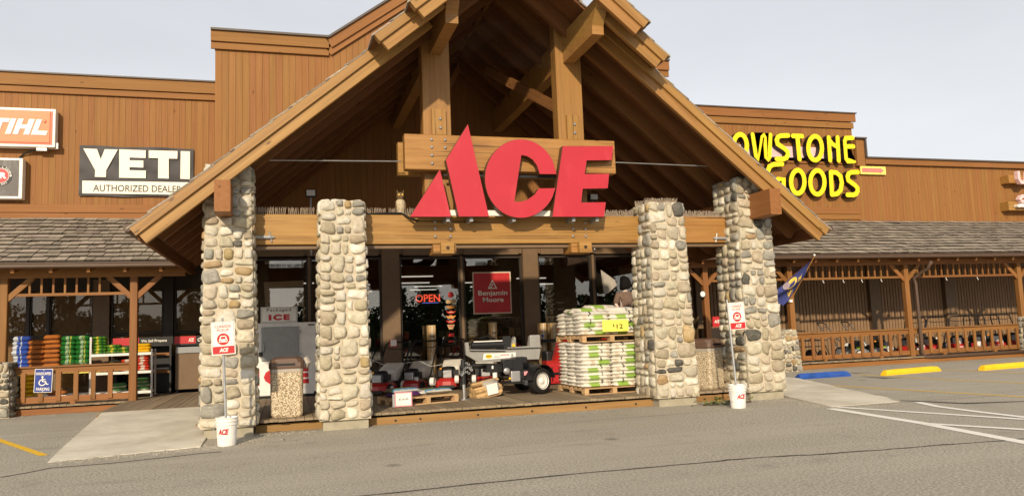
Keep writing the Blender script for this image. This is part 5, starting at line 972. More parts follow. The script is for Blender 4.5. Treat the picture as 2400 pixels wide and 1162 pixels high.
# ------------------------------------------------------------------ pickup signs in buckets
def car_icon(mb, cx_, cz_, s_, y):
    mb.prism([(cx_ - .40 * s_, cz_ - .1 * s_), (cx_ - .28 * s_, cz_ + .28 * s_), (cx_ - .2 * s_, cz_ + .34 * s_), (cx_ + .2 * s_, cz_ + .34 * s_), (cx_ + .28 * s_, cz_ + .28 * s_), (cx_ + .40 * s_, cz_ - .1 * s_), (cx_ + .40 * s_, cz_ - .3 * s_), (cx_ - .40 * s_, cz_ - .3 * s_)], y, y + .002)
    return mb
def pickup(px_, py_, signx, signy, lean, label, blab, rot=0.0):
    g_ = G(px_, py_); x, y = g_.x, g_.y + .14
    t = thing('bucket', (x, y, 0), blab, 'bucket', 'white buckets holding pickup signs'); M = Matrix.Translation(Vector((x, y, 0)))
    MB().lathe([(.128, .002), (.132, .02), (.148, .30), (.160, .305), (.160, .318), (.150, .322), (.152, .35), (.163, .355), (.163, .368), (.154, .372), (.155, .395), (.164, .40), (.164, .415), (.150, .416), (.148, .36)], 28, M).build('pail', 'white_plastic', t, smooth=False)
    vs, fs = TXT['ace']; mb = MB(); h0, h1, an0, an1 = .17, .255, -.62, .50
    for i, ch in enumerate(((-.62, 'a'),)): pass
    mb.add([(x + .1435 * math.sin(an0 + u * (an1 - an0) + rot), y - (.134 + .014 * (h0 + v * (h1 - h0)) / .3 + .0035) * math.cos(an0 + u * (an1 - an0) + rot), h0 + v * (h1 - h0)) for u, v in vs], fs); mb.build('lettering', 'sign_red', t)
    MB().tube([(x - .158, y, .33), (x - .185, y - .03, .24), (x - .178, y - .06, .16), (x - .15, y - .08, .12)], .005, 5).build('bail_handle', 'galv', t)
    sgp = P(signx, signy, y - .06); top = Vector((x + lean, y, sgp.z + .30))
    s_ = thing('pickup_sign', (x, y, .05), label, 'sign', 'curbside pickup signs'); MB().tube([(x, y, .05), top], .019, 8).build('pole', 'galv', s_); MB().lathe([(.13, .06), (.146, .30)], 20, M).build('ballast', 'concrete_pad', t)
    cx_, cz_, Y_ = sgp.x, sgp.z, y - .045; W_, H_ = .335, .49; tl = math.atan2(lean, top.z)
    T = Matrix.Translation(Vector((cx_, Y_, cz_))) @ Matrix.Rotation(tl, 4, 'Y'); ln = lambda nm, mb, mt_, par: link(nm, mb.mesh(), mt_, par, T)
    pn = ln('panel', MB().box(-W_ / 2, W_ / 2, 0, .006, -H_ / 2, H_ / 2), 'sign_white', s_); ln('border', MB().box(-W_ / 2 + .012, W_ / 2 - .012, -.003, -.001, -H_ / 2 + .012, H_ / 2 - .012), 'pink_edge', s_); ln('face', MB().box(-W_ / 2 + .018, W_ / 2 - .018, -.006, -.004, -H_ / 2 + .018, H_ / 2 - .018), 'sign_white', s_)
    ln('red_band', MB().box(-W_ / 2 + .018, W_ / 2 - .018, -.009, -.007, -H_ / 2 + .018, -H_ / 2 + .125), 'sign_red', s_); ln('red_disc', MB().lathe([(.088, 0), (.088, .002)], 26, Matrix.Translation(Vector((0, -.007, -.015))) @ Matrix.Rotation(R(90), 4, 'X')), 'sign_red', s_)
    ln('lettering', put_text(put_text(MB(), 'curb', -.115, .115, .155, .195, -.008), 'pick', -.085, .085, .10, .14, -.008), 'sign_red', s_); ln('lettering', put_text(MB(), 'ace', -.06, .07, -.205, -.145, -.012), 'sign_white', s_)
    ln('car_icon', car_icon(MB(), 0, -.015, .15, -.013), 'sign_white', s_); ln('car_detail', MB().box(-.032, .032, -.016, -.0135, -.012, .022).box(-.05, -.028, -.016, -.0135, -.045, -.03).box(.028, .05, -.016, -.0135, -.045, -.03), 'sign_red', s_); ln('sign_bolt', MB().lathe([(.008, 0), (.008, .006)], 8, Matrix.Translation(Vector((0, -.008, .222))) @ Matrix.Rotation(R(90), 4, 'X')), 'galv', s_)
pickup(530, 1046, 523, 792, -.07, 'white and red CURBSIDE PICKUP sign on a pole before the left outer column', 'white bucket with red ACE print before the left outer column', -.25); pickup(1741, 957, 1728, 740, -.09, 'white and red CURBSIDE PICKUP sign on a pole before the right outer column', 'white bucket with red ACE print before the right outer column', -.05)
# ------------------------------------------------------------------ ice freezer with its sign
YI = 18.4; a, b = P(600, 755, YI), P(742, 933, YI); fx0, fx1, fz0, fz1 = a.x - .62, b.x, ZD + .06, 1.89
t = thing('ice_freezer', ((fx0 + fx1) / 2, YI, ZD), 'white ice freezer with grey door between the left stone columns', 'ice freezer')
MB().box(fx0, fx1, YI, YI + .85, fz0, fz1).build('cabinet', 'white_paint', t, bevel=.012); MB().box(fx0 + .03, fx1 - .03, YI + .03, YI + .8, ZD, fz0).build('plinth', 'black_plastic', t)
d0, d1 = P(612, 758, YI - .04), P(700, 842, YI - .04); dz1, dz0 = 1.80, d1.z
dr_ = MB().box(d0.x, d1.x, YI - .05, YI - .001, dz0, dz1).build('door', 'ice_door', t, bevel=.012); MB().tube([(d0.x + .05, YI - .05, dz0 + .42), (d0.x + .05, YI - .09, dz0 + .40), (d0.x + .05, YI - .09, dz0 + .24), (d0.x + .05, YI - .05, dz0 + .22)], .012, 6).build('handle', 'steel', dr_); MB().box(d0.x - .05, d0.x + .03, YI - .065, YI - .051, dz0 + .10, dz0 + .2).build('latch', 'black_metal', dr_)
for z_ in (dz0 + .12, dz1 - .12): MB().box(d1.x - .01, d1.x + .06, YI - .055, YI - .002, z_ - .03, z_ + .03).build('hinge', 'steel', dr_)
x0i, x1i = P(590, 880, YI).x, P(724, 880, YI).x; put_text(MB(), 'ice', x0i, x1i, .50, .88, YI - .003).build('lettering', 'sign_red', t)
MB().box(P(722, 762, YI).x, P(737, 762, YI).x, YI - .004, YI - .001, 1.81, 1.84).build('nameplate', 'letter_black', t); MB().lathe([(.06, -.02), (.075, 0), (.06, .02)], 14, Matrix.Translation(P(738, 920, YI + .05)) @ Matrix.Rotation(R(90), 4, 'Y')).build('caster', 'rubber', t)
a, b = P(611, 720, YI), P(697, 752, YI); t = thing('ice_sign', (a.x, YI, 1.9), 'white sign reading Packaged ICE standing on the freezer', 'sign'); MB().box(a.x, b.x, YI + .01, YI + .05, 1.895, a.z).build('panel', 'price_white', t); MB().box(a.x + .02, b.x - .02, YI + .006, YI + .009, 1.915, a.z - .02).build('border', 'letter_black', t); MB().box(a.x + .027, b.x - .027, YI + .002, YI + .005, 1.922, a.z - .027).build('face', 'price_white', t)
h_ = a.z - 1.9; put_text(MB(), 'pack', a.x + .13, b.x - .14, 1.9 + h_ * .66, 1.9 + h_ * .90, YI - .001).build('lettering', 'letter_black', t); put_text(MB(), 'ice', a.x + .17, b.x - .17, 1.9 + h_ * .14, 1.9 + h_ * .52, YI - .001).build('lettering', 'sign_red', t)
# ------------------------------------------------------------------ behind the glass of the shop windows
YN = YS + .012
t = thing('paint_poster', P(1153, 735, YN), 'red Benjamin Moore poster in a pale frame hung in the shop window', 'poster'); a, b = P(1107, 638, YN), P(1200, 734, YN); zt2 = P(1153, 637, YN).z; zb2_ = P(1153, 735, YN).z
MB().box(a.x, b.x, YN, YN + .016, zb2_, zt2).build('frame', 'paper', t); MB().box(a.x + .03, b.x - .03, YN - .004, YN - .001, zb2_ + .03, zt2 - .03).build('sheet', 'sign_red', t)
def pt(key, x0, y0, x1, y1): p0, p1 = P(x0, y1, YN - .007), P(x1, y0, YN - .007); put_text(MB(), key, p0.x, p1.x, p0.z, P(x0, y0, YN - .007).z, YN - .007).build('lettering', 'sign_white', t)
pt('benj', 1121, 681, 1189, 696); pt('moore', 1132, 697, 1180, 708)
def tri(cx_, cz_, s_, w_, y): return MB().prism([(cx_ - s_, cz_ - s_ * .8), (cx_, cz_ + s_), (cx_, cz_ + s_ - w_ * 1.9), (cx_ - s_ + w_ * 1.7, cz_ - s_ * .8 + w_)], y, y + .002).prism([(cx_ + s_, cz_ - s_ * .8), (cx_, cz_ + s_), (cx_, cz_ + s_ - w_ * 1.9), (cx_ + s_ - w_ * 1.7, cz_ - s_ * .8 + w_)], y + .0005, y + .0025).prism([(cx_ - s_, cz_ - s_ * .8), (cx_ + s_, cz_ - s_ * .8), (cx_ + s_ - w_ * 1.7, cz_ - s_ * .8 + w_), (cx_ - s_ + w_ * 1.7, cz_ - s_ * .8 + w_)], y + .001, y + .003)
c_ = P(1154, 667, YN); tri(c_.x, c_.z, .13, .028, YN - .008).prism([(c_.x - .06, c_.z - .08), (c_.x - .0, c_.z + .03), (c_.x + .025, c_.z - .01), (c_.x + .0, c_.z - .02), (c_.x - .03, c_.z - .08)], YN - .0085, YN - .0065).build('mountain_emblem', 'sign_white', t)
YN = YS + .16
t = thing('open_sign', P(1003, 712, YN), 'glowing red neon OPEN sign in the shop window', 'neon sign'); p0, p1 = P(974, 708, YN), P(1031, 690, YN); put_text(MB(), 'open', p0.x, p1.x, p0.z, p0.z + .19, YN).build('neon_letters', 'neon_red', t); MB().box(p0.x + .1, p1.x, YN + .02, YN + .035, p0.z - .04, p0.z + .22).build('backing', 'black_plastic', t); MB().box(p0.x + .17, p1.x - .03, YN, YN + .01, p0.z - .032, p0.z - .018).build('blue_bar', 'neon_blue', t)
SL_ = ['round red sticker at the top of the shop window sticker column', 'plain tan sticker below the round red one in the shop window', 'first winged sticker below the tan one in the shop window', 'second winged sticker from the top of the sticker column', 'third winged sticker from the top of the sticker column', 'lowest winged sticker of the shop window sticker column', 'pale shield sticker with red lettering in the shop window', 'red lettered sticker just below the pale shield sticker', 'lowest red lettered sticker in the shop window column']
for i, (y_, kd) in enumerate([(691, 0), (707, 1), (719, 2), (731, 2), (742, 2), (753, 2), (766, 3), (785, 4), (799, 4)]):
    p = P(1055, y_, YN - .02); x, z = p.x, p.z; q = YS + .034; t = thing('sticker', (x, q, z), SL_[i], 'sticker', 'stickers on the shop window')
    if kd == 0: MB().lathe([(.075, 0), (.075, .003)], 20, Matrix.Translation(Vector((x, q, z))) @ Matrix.Rotation(R(90), 4, 'X')).build('decal', 'sign_red', t)
    elif kd == 1: MB().box(x - .12, x + .12, q, q + .003, z - .045, z + .045).build('decal', 'card_tan', t)
    elif kd == 2: MB().prism([(x - .13, z + .03), (x - .06, z + .01), (x, z + .04), (x + .06, z + .01), (x + .13, z + .03), (x + .08, z - .03), (x, z - .05), (x - .08, z - .03)], q, q + .003).build('decal', 'sign_red' if i % 2 else 'amber', t); MB().box(x - .06, x + .06, q - .003, q - .001, z - .015, z + .008).build('decal_print', 'card_tan', t)
    elif kd == 3: MB().prism([(x - .10, z + .06), (x + .10, z + .06), (x + .05, z - .06), (x - .05, z - .06)], q, q + .003).build('decal', 'card_tan', t); put_text(MB(), 'ace', x - .06, x + .06, z - .0, z + .045, q - .002).build('lettering', 'sign_red', t)
    else: put_text(MB(), 'ace', x - .07, x + .09, z - .03, z + .045, q).build('lettering', 'sign_red', t)
rng = random.Random(3)
for k in range(6):
    for j in range(2):
        p = P(1108 + j * 24, 800 - k * 11, YS + .75); put_sack('seed_bag', 'bag_olive', j, (.5, .36, .13), (p.x, YS + .75, p.z), rng.uniform(-.1, .1), ('left' if j == 0 else 'right') + ' olive gold bag, ' + ORD[k] + ' row up, inside the shop window', 'bags inside the shop window')
for k, (x_, y_) in enumerate(((1152, 745), (1170, 748), (1185, 752), (1160, 756), (1180, 762))): p = P(x_, y_, YS + .85); put_sack('seed_bag', 'bag_black', 1, (.6, .4, .14), (p.x, YS + .85, p.z), .1 * k, ORD[k] + ' dark glossy bag from the left heaped under the red poster', 'dark bags inside the shop window')
for i, (x0, y0, x1, y1, Y_, lb) in enumerate([(1004, 762, 1022, 812, 18.9, 'tall tan carton with dark logo behind the second mower'), (1150, 755, 1166, 805, 18.95, 'tall tan carton with dark logo behind the log splitter'), (1006, 825, 1020, 885, 18.7, 'narrow tan carton standing low behind the mowers'), (1266, 757, 1282, 800, 18.8, 'tan carton at the pilaster right of the poster window'), (1290, 757, 1308, 790, 18.85, 'bright tan carton left of the tall sack stack')]):
    a, b = P(x0, y0, Y_), P(x1, y1, Y_); t = thing('carton', (a.x, Y_, ZD), lb, 'carton', 'cartons by the shop front'); MB().box(a.x, b.x, Y_, Y_ + .25, ZD if i != 1 else ZD, a.z).build('box', 'card_tan', t, bevel=.006); MB().box((a.x + b.x) / 2 - .02, (a.x + b.x) / 2 + .02, Y_ - .002, Y_ - .0005, ZD + .02, a.z - .01).build('tape', 'paper', t)
    if i < 2: put_text(MB(), 'primal', a.x + .02, b.x - .02, a.z - .30, a.z - .22, Y_ - .004).build('lettering', 'letter_black', t)
# paper sheets and notices in the windows
def sheet(name, pts, Y_, mat_, label):
    return tag(MB().prism([(P(x, y, Y_).x, P(x, y, Y_).z) for x, y in pts], Y_, Y_ + .004).build(name, mat_), label, 'paper')
sheet('paper_sheet', [(618, 661), (712, 657), (710, 690), (711, 718), (622, 720), (620, 690)], YS + .12, 'paper', 'large pale paper sheet in the window behind the ice freezer')
sheet('paper_strip', [(620, 610), (700, 610), (690, 613), (670, 612), (640, 617), (620, 618)], YS + .12, 'paper', 'torn pale paper strip at the top of the window above the freezer')
sheet('plastic_sheet', [(1408, 632), (1440, 655), (1446, 668), (1425, 687), (1416, 688), (1411, 660)], YS - .16, 'film', 'torn hanging plastic sheet beside the mannequin')
t = thing('notice', P(1318, 740, YS + .12), 'black notice with white lettering in the window left of the mannequin', 'notice'); a, b = P(1300, 700, YS + .12), P(1335, 742, YS + .12); MB().box(a.x, b.x, YS + .12, YS + .125, b.z, a.z).build('sheet', 'letter_black', t); put_text(put_text(MB(), 'anyone', a.x + .04, a.x + .26, a.z - .13, a.z - .08, YS + .117), 'work', a.x + .07, a.x + .24, a.z - .30, a.z - .24, YS + .117).build('lettering', 'price_white', t)
# ------------------------------------------------------------------ mannequin
t = thing('mannequin', (P(1466, 700, 18.3).x, 18.3, ZD), 'mannequin in brown checked shirt with pale arms behind the sack stack', 'mannequin'); mx = P(1466, 700, 18.3).x; my = 18.3
def skin(name, joints, edges, mat_, parent, sub=2):
    me = bpy.data.meshes.new(name); me.from_pydata([j[0] for j in joints], edges, []); o = link(name, me, mat_, parent)
    md = o.modifiers.new('skin', 'SKIN'); md.use_smooth_shade = True
    for v, j in zip(me.skin_vertices[0].data, joints): v.radius = (j[1], j[2] if len(j) > 2 else j[1])
    me.skin_vertices[0].data[0].use_root = True; o.modifiers.new('sub', 'SUBSURF').levels = sub; o.modifiers['sub'].render_levels = sub; return o
z0_ = ZD + .66; V = lambda x, y, z: (mx + x, my + y, z0_ + z)
J = [(V(0, 0, .98), .13, .17), (V(0, 0, 1.22), .12, .16), (V(0, 0, 1.42), .12, .19), (V(0, 0, 1.52), .06, .07), (V(0, -.02, 1.62), .055), (V(0, -.02, 1.70), .085), (V(0, -.02, 1.84), .07),
     (V(-.19, 0, 1.45), .065), (V(-.30, -.04, 1.22), .05), (V(-.27, -.22, 1.03), .042), (V(-.12, -.34, 1.02), .032), (V(-.05, -.38, 1.0), .022), (V(.19, 0, 1.45), .065), (V(.30, -.04, 1.22), .05), (V(.27, -.22, 1.03), .042), (V(.12, -.34, 1.02), .032), (V(.06, -.38, 1.02), .022),
     (V(-.10, 0, .90), .095), (V(-.11, 0, .48), .068), (V(-.11, .02, .08), .045), (V(-.11, -.13, .03), .03), (V(.10, 0, .90), .095), (V(.11, 0, .48), .068), (V(.11, .02, .08), .045), (V(.11, -.13, .03), .03)]
E_ = [(0, 1), (1, 2), (2, 3), (3, 4), (4, 5), (5, 6), (2, 7), (7, 8), (8, 9), (9, 10), (10, 11), (2, 12), (12, 13), (13, 14), (14, 15), (15, 16), (0, 17), (17, 18), (18, 19), (19, 20), (0, 21), (21, 22), (22, 23), (23, 24)]
MB().box(mx - .3, mx + .3, my - .25, my + .25, ZD, z0_).build('plinth', 'card_tan', t); skin('body', J, E_, 'skin_plastic', t)
JS = [(V(0, 0, .82), .16, .21), (V(0, 0, 1.2), .145, .19), (V(0, 0, 1.43), .135, .2), (V(0, 0, 1.53), .075, .085), (V(-.20, 0, 1.46), .085), (V(-.31, -.05, 1.20), .085), (V(.20, 0, 1.46), .085), (V(.31, -.05, 1.20), .085)]
skin('shirt', JS, [(0, 1), (1, 2), (2, 3), (2, 4), (4, 5), (2, 6), (6, 7)], 'plaid', t)
MB().add([V(v[0], v[1] - .02, v[2] + 1.76) for v in stone_verts(.24, .27, .34, random.Random(8))], CSF).build('hood', 'black_cloth', t, smooth=True)
skin('trousers', [(V(0, 0, .92), .14, .18), (V(-.10, 0, .84), .115), (V(-.11, 0, .46), .088), (V(-.11, .01, .1), .075), (V(.10, 0, .84), .115), (V(.11, 0, .46), .088), (V(.11, .01, .1), .075)], [(0, 1), (1, 2), (2, 3), (0, 4), (4, 5), (5, 6)], 'black_cloth', t)
for s_ in (-1, 1):
    for f in range(4): MB().tube([V(s_ * (.07 - .0), -.37, 1.005 + f * .0), V(s_ * (.045 - .012 * f), -.43 - .004 * f, 1.0 - .012 * f), V(s_ * (.02 - .01 * f), -.455, .985 - .016 * f)], [.011, .010, .008], 6).build('finger', 'skin_plastic', t, smooth=True)
    MB().tube([V(s_ * .09, -.36, 1.03), V(s_ * .06, -.40, 1.06), V(s_ * .04, -.42, 1.065)], [.012, .011, .008], 6).build('thumb', 'skin_plastic', t, smooth=True)
# ------------------------------------------------------------------ left porch: rack, sacks, gas cages
YR = 21.35
rk = thing('metal_rack', (-4.6, YR, ZD), 'white slotted metal rack of garden sacks behind the left railing', 'rack')
def rp(px_, py_, Y=YR): return P(px_, py_, Y)
xL, xM, xR = rp(35, 900).x, rp(212, 800).x, rp(356, 900).x
for px_, y_, zt3 in ((212, YR - .02, rp(212, 790).z), (356, YR - .02, rp(356, 817).z), (364, YR + .62, rp(364, 817, YR + .6).z), (212, YR + .62, 1.5)):
    x = P(px_, 850, y_).x; u = MB().box(x - .02, x + .02, y_ - .02, y_ + .02, ZD, zt3).build('upright', 'white_paint', rk); hm = MB(); z = ZD + .06
    while z < zt3 - .04: hm.box(x - .006, x + .006, y_ - .0225, y_ - .0205, z, z + .025); z += .05
    tag(hm.build('slot_holes', 'black_plastic', u), kind='stuff')
for z_, x0, x1 in ((rp(290, 830).z, xM, xR), (rp(290, 873).z, xM, xR), (rp(330, 918).z, xL, xR), (rp(100, 862).z - .02, xL, xM)):
    MB().box(x0 + .02, x1 - .02, YR - .035, YR + .6, z_ - .03, z_ + .03).build('shelf', 'white_paint', rk)
zA, zB, zC, zD_ = rp(290, 830).z + .03, rp(290, 873).z + .03, rp(330, 918).z + .03, rp(100, 862).z + .04
def pile(px0, n_, kind, dims, z0, label, group, Y=YR + .22, rz_=0.0, seed=0, top=None):
    x = P(px0, 830, Y).x; rng = random.Random(seed + int(px0))
    for k in range(n_): put_sack('sack', kind, rng.randint(0, 2), dims, (x + rng.uniform(-.015, .015), Y + rng.uniform(-.02, .02), z0 + dims[2] * .84 * (k + .5)), rz_ + rng.uniform(-.06, .06), ORD[n_ - 1 - k] + ' sack from the top of the ' + label, group, rng.uniform(-.05, .05))
pile(53, 7, 'blue_bag', (.40, .34, .135), zD_ - .06, 'blue pile beside the stone pillar', 'blue sacks'); pile(87, 6, 'orange_bag', (.38, .34, .135), zD_ - .06, 'left orange pile on the rack', 'left orange pile'); pile(125, 7, 'orange_bag', (.38, .34, .135), zD_ - .05, 'right orange pile on the rack', 'right orange pile'); pile(68, 4, 'bag_red', (.5, .3, .15), zD_, 'dark red pile behind the orange piles', 'red sacks at the back', YR + .55)
pile(162, 6, 'green_bag', (.35, .34, .135), zD_ + .02, 'left dark green pile on the rack', 'left green pile'); pile(196, 6, 'green_bag', (.35, .34, .135), zD_ + .02, 'right dark green pile on the rack', 'right green pile')
pile(235, 6, 'lime_bag', (.33, .34, .085), zA, 'tallest lime green pile', 'lime sacks tall pile'); pile(269, 3, 'lime_bag', (.33, .34, .085), zA, 'middle lime green pile', 'lime sacks middle pile'); pile(297, 2, 'lime_bag', (.28, .34, .085), zA, 'lime green pile beside the post', 'lime sacks by post'); pile(338, 3, 'bag_yellow', (.33, .34, .085), zA, 'yellow pile at the rack end', 'yellow sacks on rack'); 
pile(240, 3, 'black_yellow_bag', (.30, .34, .085), zB, 'left black and yellow pile', 'black sacks left pile'); pile(272, 4, 'black_yellow_bag', (.26, .34, .085), zB, 'black and yellow pile beside red sacks', 'black sacks right pile'); pile(300, 4, 'red_bag', (.3, .34, .085), zB, 'red pile left of the post', 'red sacks left pile'); pile(336, 6, 'red_bag', (.32, .34, .08), zB, 'red pile right of the post', 'red sacks right pile')
pile(280, 2, 'green_white_bag', (.36, .34, .12), zC, 'bottom shelf pile left of the post', 'green white sacks left'); pile(336, 3, 'green_white_bag', (.32, .34, .12), zC, 'bottom shelf pile right of the post', 'green white sacks right')
pile(66, 7, 'bag_yellow', (.45, .34, .12), ZD + .02, 'yellow heap behind the blue sign', 'yellow sacks', YR + .1); pile(40, 5, 'bag_black', (.3, .34, .15), ZD + .02, 'black heap by the stone pillar', 'black sacks by pillar', YR); pile(140, 2, 'orange_bag', (.42, .3, .12), ZD + .06, 'low orange heap behind the railing', 'low orange sacks', YR + .1)
for i, (x_, w_) in enumerate(((160, 26), (196, 26))):
    a, b = P(x_ - w_ / 2, 856, YR - .06), P(x_ + w_ / 2, 873, YR - .06); tag(MB().box(a.x, b.x, YR - .065, YR - .058, b.z, a.z).build('price_card', 'card_yellow'), ('left' if i == 0 else 'right') + ' one of two yellow price cards under the green sack piles', 'price card', 'yellow price cards on the rack')
# blue parking sign on the railing
a, b = P(81, 865, YP - .12), P(122, 919, YP - .12); cx_ = (a.x + b.x) / 2; t = thing('parking_sign', (cx_, YP - .12, .45), 'blue HANDICAPPED PARKING sign with wheelchair symbol on the left railing', 'sign'); zc1, zc0 = P(101, 864, YP - .12).z, P(101, 919, YP - .12).z; hw = (b.x - a.x) / 2; Yq = YP - .12; hh = zc1 - zc0
Mk = Matrix.Translation(Vector((cx_, Yq, (zc0 + zc1) / 2))) @ Matrix.Rotation(R(2), 4, 'Y'); lk2 = lambda nm, mb, mt_: link(nm, mb.mesh(), mt_, t, Mk)
lk2('panel', MB().box(-hw, hw, 0, .008, -hh / 2, hh / 2), 'sign_white'); lk2('face', MB().box(-hw + .012, hw - .012, -.004, -.001, -hh / 2 + .012, hh / 2 - .012), 'sign_blue'); lk2('lettering', put_text(put_text(MB(), 'handi', -hw + .03, hw - .03, hh * .24, hh * .36, -.006), 'park', -hw + .05, hw - .05, -hh * .42, -hh * .29, -.006), 'sign_white')
wc = MB().lathe([(.022, 0), (.022, .002)], 12, Matrix.Translation(Vector((-.02, -.006, .085))) @ Matrix.Rotation(R(90), 4, 'X')); wc.v and wc.add(*(lambda m_: (m_.v, m_.f))(ribbon([(-.02, .06), (-.012, -.02), (.045, -.02), (.075, -.085), (.098, -.078)], .024, -.008, -.006))); wc.add(*(lambda m_: (m_.v, m_.f))(ribbon([(-.016, .025), (.04, .025)], .02, -.0095, -.0075))); wc.add(*(lambda m_: (m_.v, m_.f))(ribbon([(-.035, .02), (-.07, -.005), (-.085, -.045), (-.07, -.085), (-.03, -.108), (.015, -.10), (.04, -.07)], .022, -.011, -.009)))
lk2('wheelchair_symbol', wc, 'sign_white'); lk2('sign_bolt', MB().box(-.012, .012, -.006, -.003, hh * .42, hh * .42 + .02).box(-.012, .012, -.006, -.003, -hh * .47, -hh * .47 + .02), 'galv')
# gas cylinder cages
def cage(px0, px1, ytop, Y, label, txt):
    a, b = P(px0, ytop, Y), P(px1, ytop, Y); x0, x1, zt3 = a.x, b.x, P((px0 + px1) / 2, ytop, Y).z; t = thing('propane_cage', ((x0 + x1) / 2, Y, ZD), label, 'propane cage', 'propane cages'); hz = .22
    MB().box(x0, x0 + .05, Y, Y + .8, ZD, zt3 - hz).box(x1 - .05, x1, Y, Y + .8, ZD, zt3 - hz).box(x0 + .05, x1 - .05, Y + .74, Y + .8, ZD, zt3 - hz).box(x0, x1, Y + .0, Y + .8, zt3 - hz, zt3 - hz + .04).build('frame', 'black_metal', t)
    for z in (.6, 1.05): MB().box(x0 + .05, x1 - .05, Y + .01, Y + .05, ZD + z - .06, ZD + z + .02).build('shelf_rail', 'porch_wood', t)
    MB().box(x0 - .05, x0 + (x1 - x0) * .42, Y - .02, Y + .05, zt3 - hz + .045, zt3 + .02).build('red_header', 'sign_red', t); MB().box(x0 + (x1 - x0) * .42 + .002, x1 + .05, Y - .02, Y + .05, zt3 - hz + .045, zt3 + .02).build('black_header', 'letter_black', t); zz = zt3 - hz
    put_text(MB(), 'ace', x0 + (x1 - x0) * .26, x0 + (x1 - x0) * .38, zz + .09, zz + .19, Y - .023).build('lettering', 'sign_white', t); put_text(MB(), txt, x0 + (x1 - x0) * .46, x0 + (x1 - x0) * (.92 if txt == 'prop' else .52), zz + .09, zz + .18, Y - .023).build('lettering', 'sign_white', t)
    return t
cage(270, 402, 792, 22.3, 'black propane cage with red and black header reading We Sell Propane', 'prop'); t = cage(414, 520, 788, 22.2, 'propane cabinet with red ACE header beside the left outer column', 'c'); a, b = P(412, 812, 22.15), P(500, 812, 22.15); MB().box(a.x, b.x, 22.12, 22.19, ZD + .1, P(450, 812, 22.15).z).build('cabinet_front', 'brown_paint', t); MB().box(a.x + .02, b.x, 22.08, 22.119, P(450, 826, 22.1).z, P(450, 812, 22.1).z).build('cabinet_lid', 'ice_door', t)
a = P(1668, 742, 21.6); t = thing('propane_cage', (a.x + .6, 21.6, ZD), 'propane cage with red ACE header seen between the right stone columns', 'propane cage', 'propane cages'); MB().box(a.x - .1, a.x + 1.3, 21.6, 22.3, ZD, a.z - .36).build('frame', 'bronze', t); MB().box(a.x, a.x + .28, 21.55, 21.6, a.z - .32, a.z).build('red_header', 'sign_red', t); MB().box(a.x + .281, a.x + 1.3, 21.55, 21.6, a.z - .32, a.z).build('black_header', 'letter_black', t); put_text(MB(), 'ace', a.x + .05, a.x + .24, a.z - .2, a.z - .1, 21.547).build('lettering', 'sign_white', t)
MB().lathe([(.16, 0), (.19, .14), (.17, .15)], 14, Matrix.Translation(G(452, 908, ZD))).build('wire_basket', 'black_plastic'); tag(bpy.data.objects['wire_basket'], 'small black basket on the deck left of the outer stone column', 'basket')
# ------------------------------------------------------------------ right porch: row of mowers and carts
GR = 'mowers behind the right railing'
ge = mower('push_mower', 'grey and lime battery mower behind the right railing, nearest the stone pillar', GR, 'grey_paint', 'bag_grey', 'black_plastic', False, 'black_metal'); place(ge, P(2005, 820, 21.5).x, 21.5, -60, s=1.25)
bpy.data.objects[ge.name]
for ch in ge.children:
    if ch.name.startswith('engine'): MB().box(-.14, .18, -.12, .12, .21, .27).build('lime_trim', 'lime', ch)
place(ge, P(2062, 820, 21.5).x, 21.5, -60, 'grey and lime battery mower behind the right railing, second from the stone pillar', s=1.25, copy=True)
rm = mower('push_mower', 'red mower behind the right railing just left of the downspout', GR, 'red_paint', 'bag_grey', 'black_plastic', False); place(rm, P(2128, 815, 21.4).x, 21.4, -150, s=1.3)
for i, (px_, lb) in enumerate([(2180, 'first red mower right of the downspout behind the railing'), (2245, 'second red mower right of the downspout behind the railing'), (2290, 'third red mower right of the downspout behind the railing'), (2335, 'fourth red mower right of the downspout behind the railing'), (2375, 'rightmost red mower behind the railing near the end pillar')]): place(rm, P(px_, 812, 21.4).x, 21.4, -150 + i * 7, lb, s=1.3, copy=True)
p = P(1875, 830, 21.3); t = thing('garden_cart', (p.x, 21.3, ZD), 'black mesh garden cart behind the right stone pillar', 'cart'); mb = MB()
for k in range(9): mb.box(p.x - .5, p.x + .9, 21.1 + k * .08, 21.112 + k * .08, ZD + .42, ZD + .43)
mb.tube([(p.x - .5, 21.1, ZD + .62), (p.x + .9, 21.1, ZD + .62), (p.x + .9, 21.75, ZD + .62), (p.x - .5, 21.75, ZD + .62), (p.x - .5, 21.1, ZD + .62)], .015, 6).build('bed', 'black_metal', t); MB().tube([(p.x - .5, 21.4, ZD + .4), (p.x - .7, 21.4, ZD + .9), (p.x - .4, 21.35, ZD + 1.0), (p.x + .3, 21.35, ZD + .92)], .016, 6).build('handle', 'black_metal', t)
for dx in (-.3, .7): 
    for dy in (0, .6): MB().lathe([(.06, -.04), (.16, -.04), (.16, .04), (.06, .04)], 14, Matrix.Translation(Vector((p.x + dx, 21.12 + dy, ZD + .16))) @ Matrix.Rotation(R(90), 4, 'X')).build('wheel', 'rubber', t)
p = P(1663, 800, 17.2); t2 = mower('push_mower', 'red mower with pale engine cover seen between the right stone columns', GR, 'red_paint', 'bag_grey', 'white_plastic', False); place(t2, P(1655, 800, 19.0).x, 19.0, -60, s=1.2)
t = thing('round_thermometer', P(1646, 689, YP - .1), 'small round white dial on the timber post between the right columns', 'dial'); q = P(1646, 689, YP - .12); MB().lathe([(.10, 0), (.10, .03)], 20, Matrix.Translation(q) @ Matrix.Rotation(R(90), 4, 'X')).build('rim', 'black_plastic', t); MB().lathe([(.082, .031), (.082, .034)], 20, Matrix.Translation(q) @ Matrix.Rotation(R(90), 4, 'X')).build('dial_face', 'price_white', t)
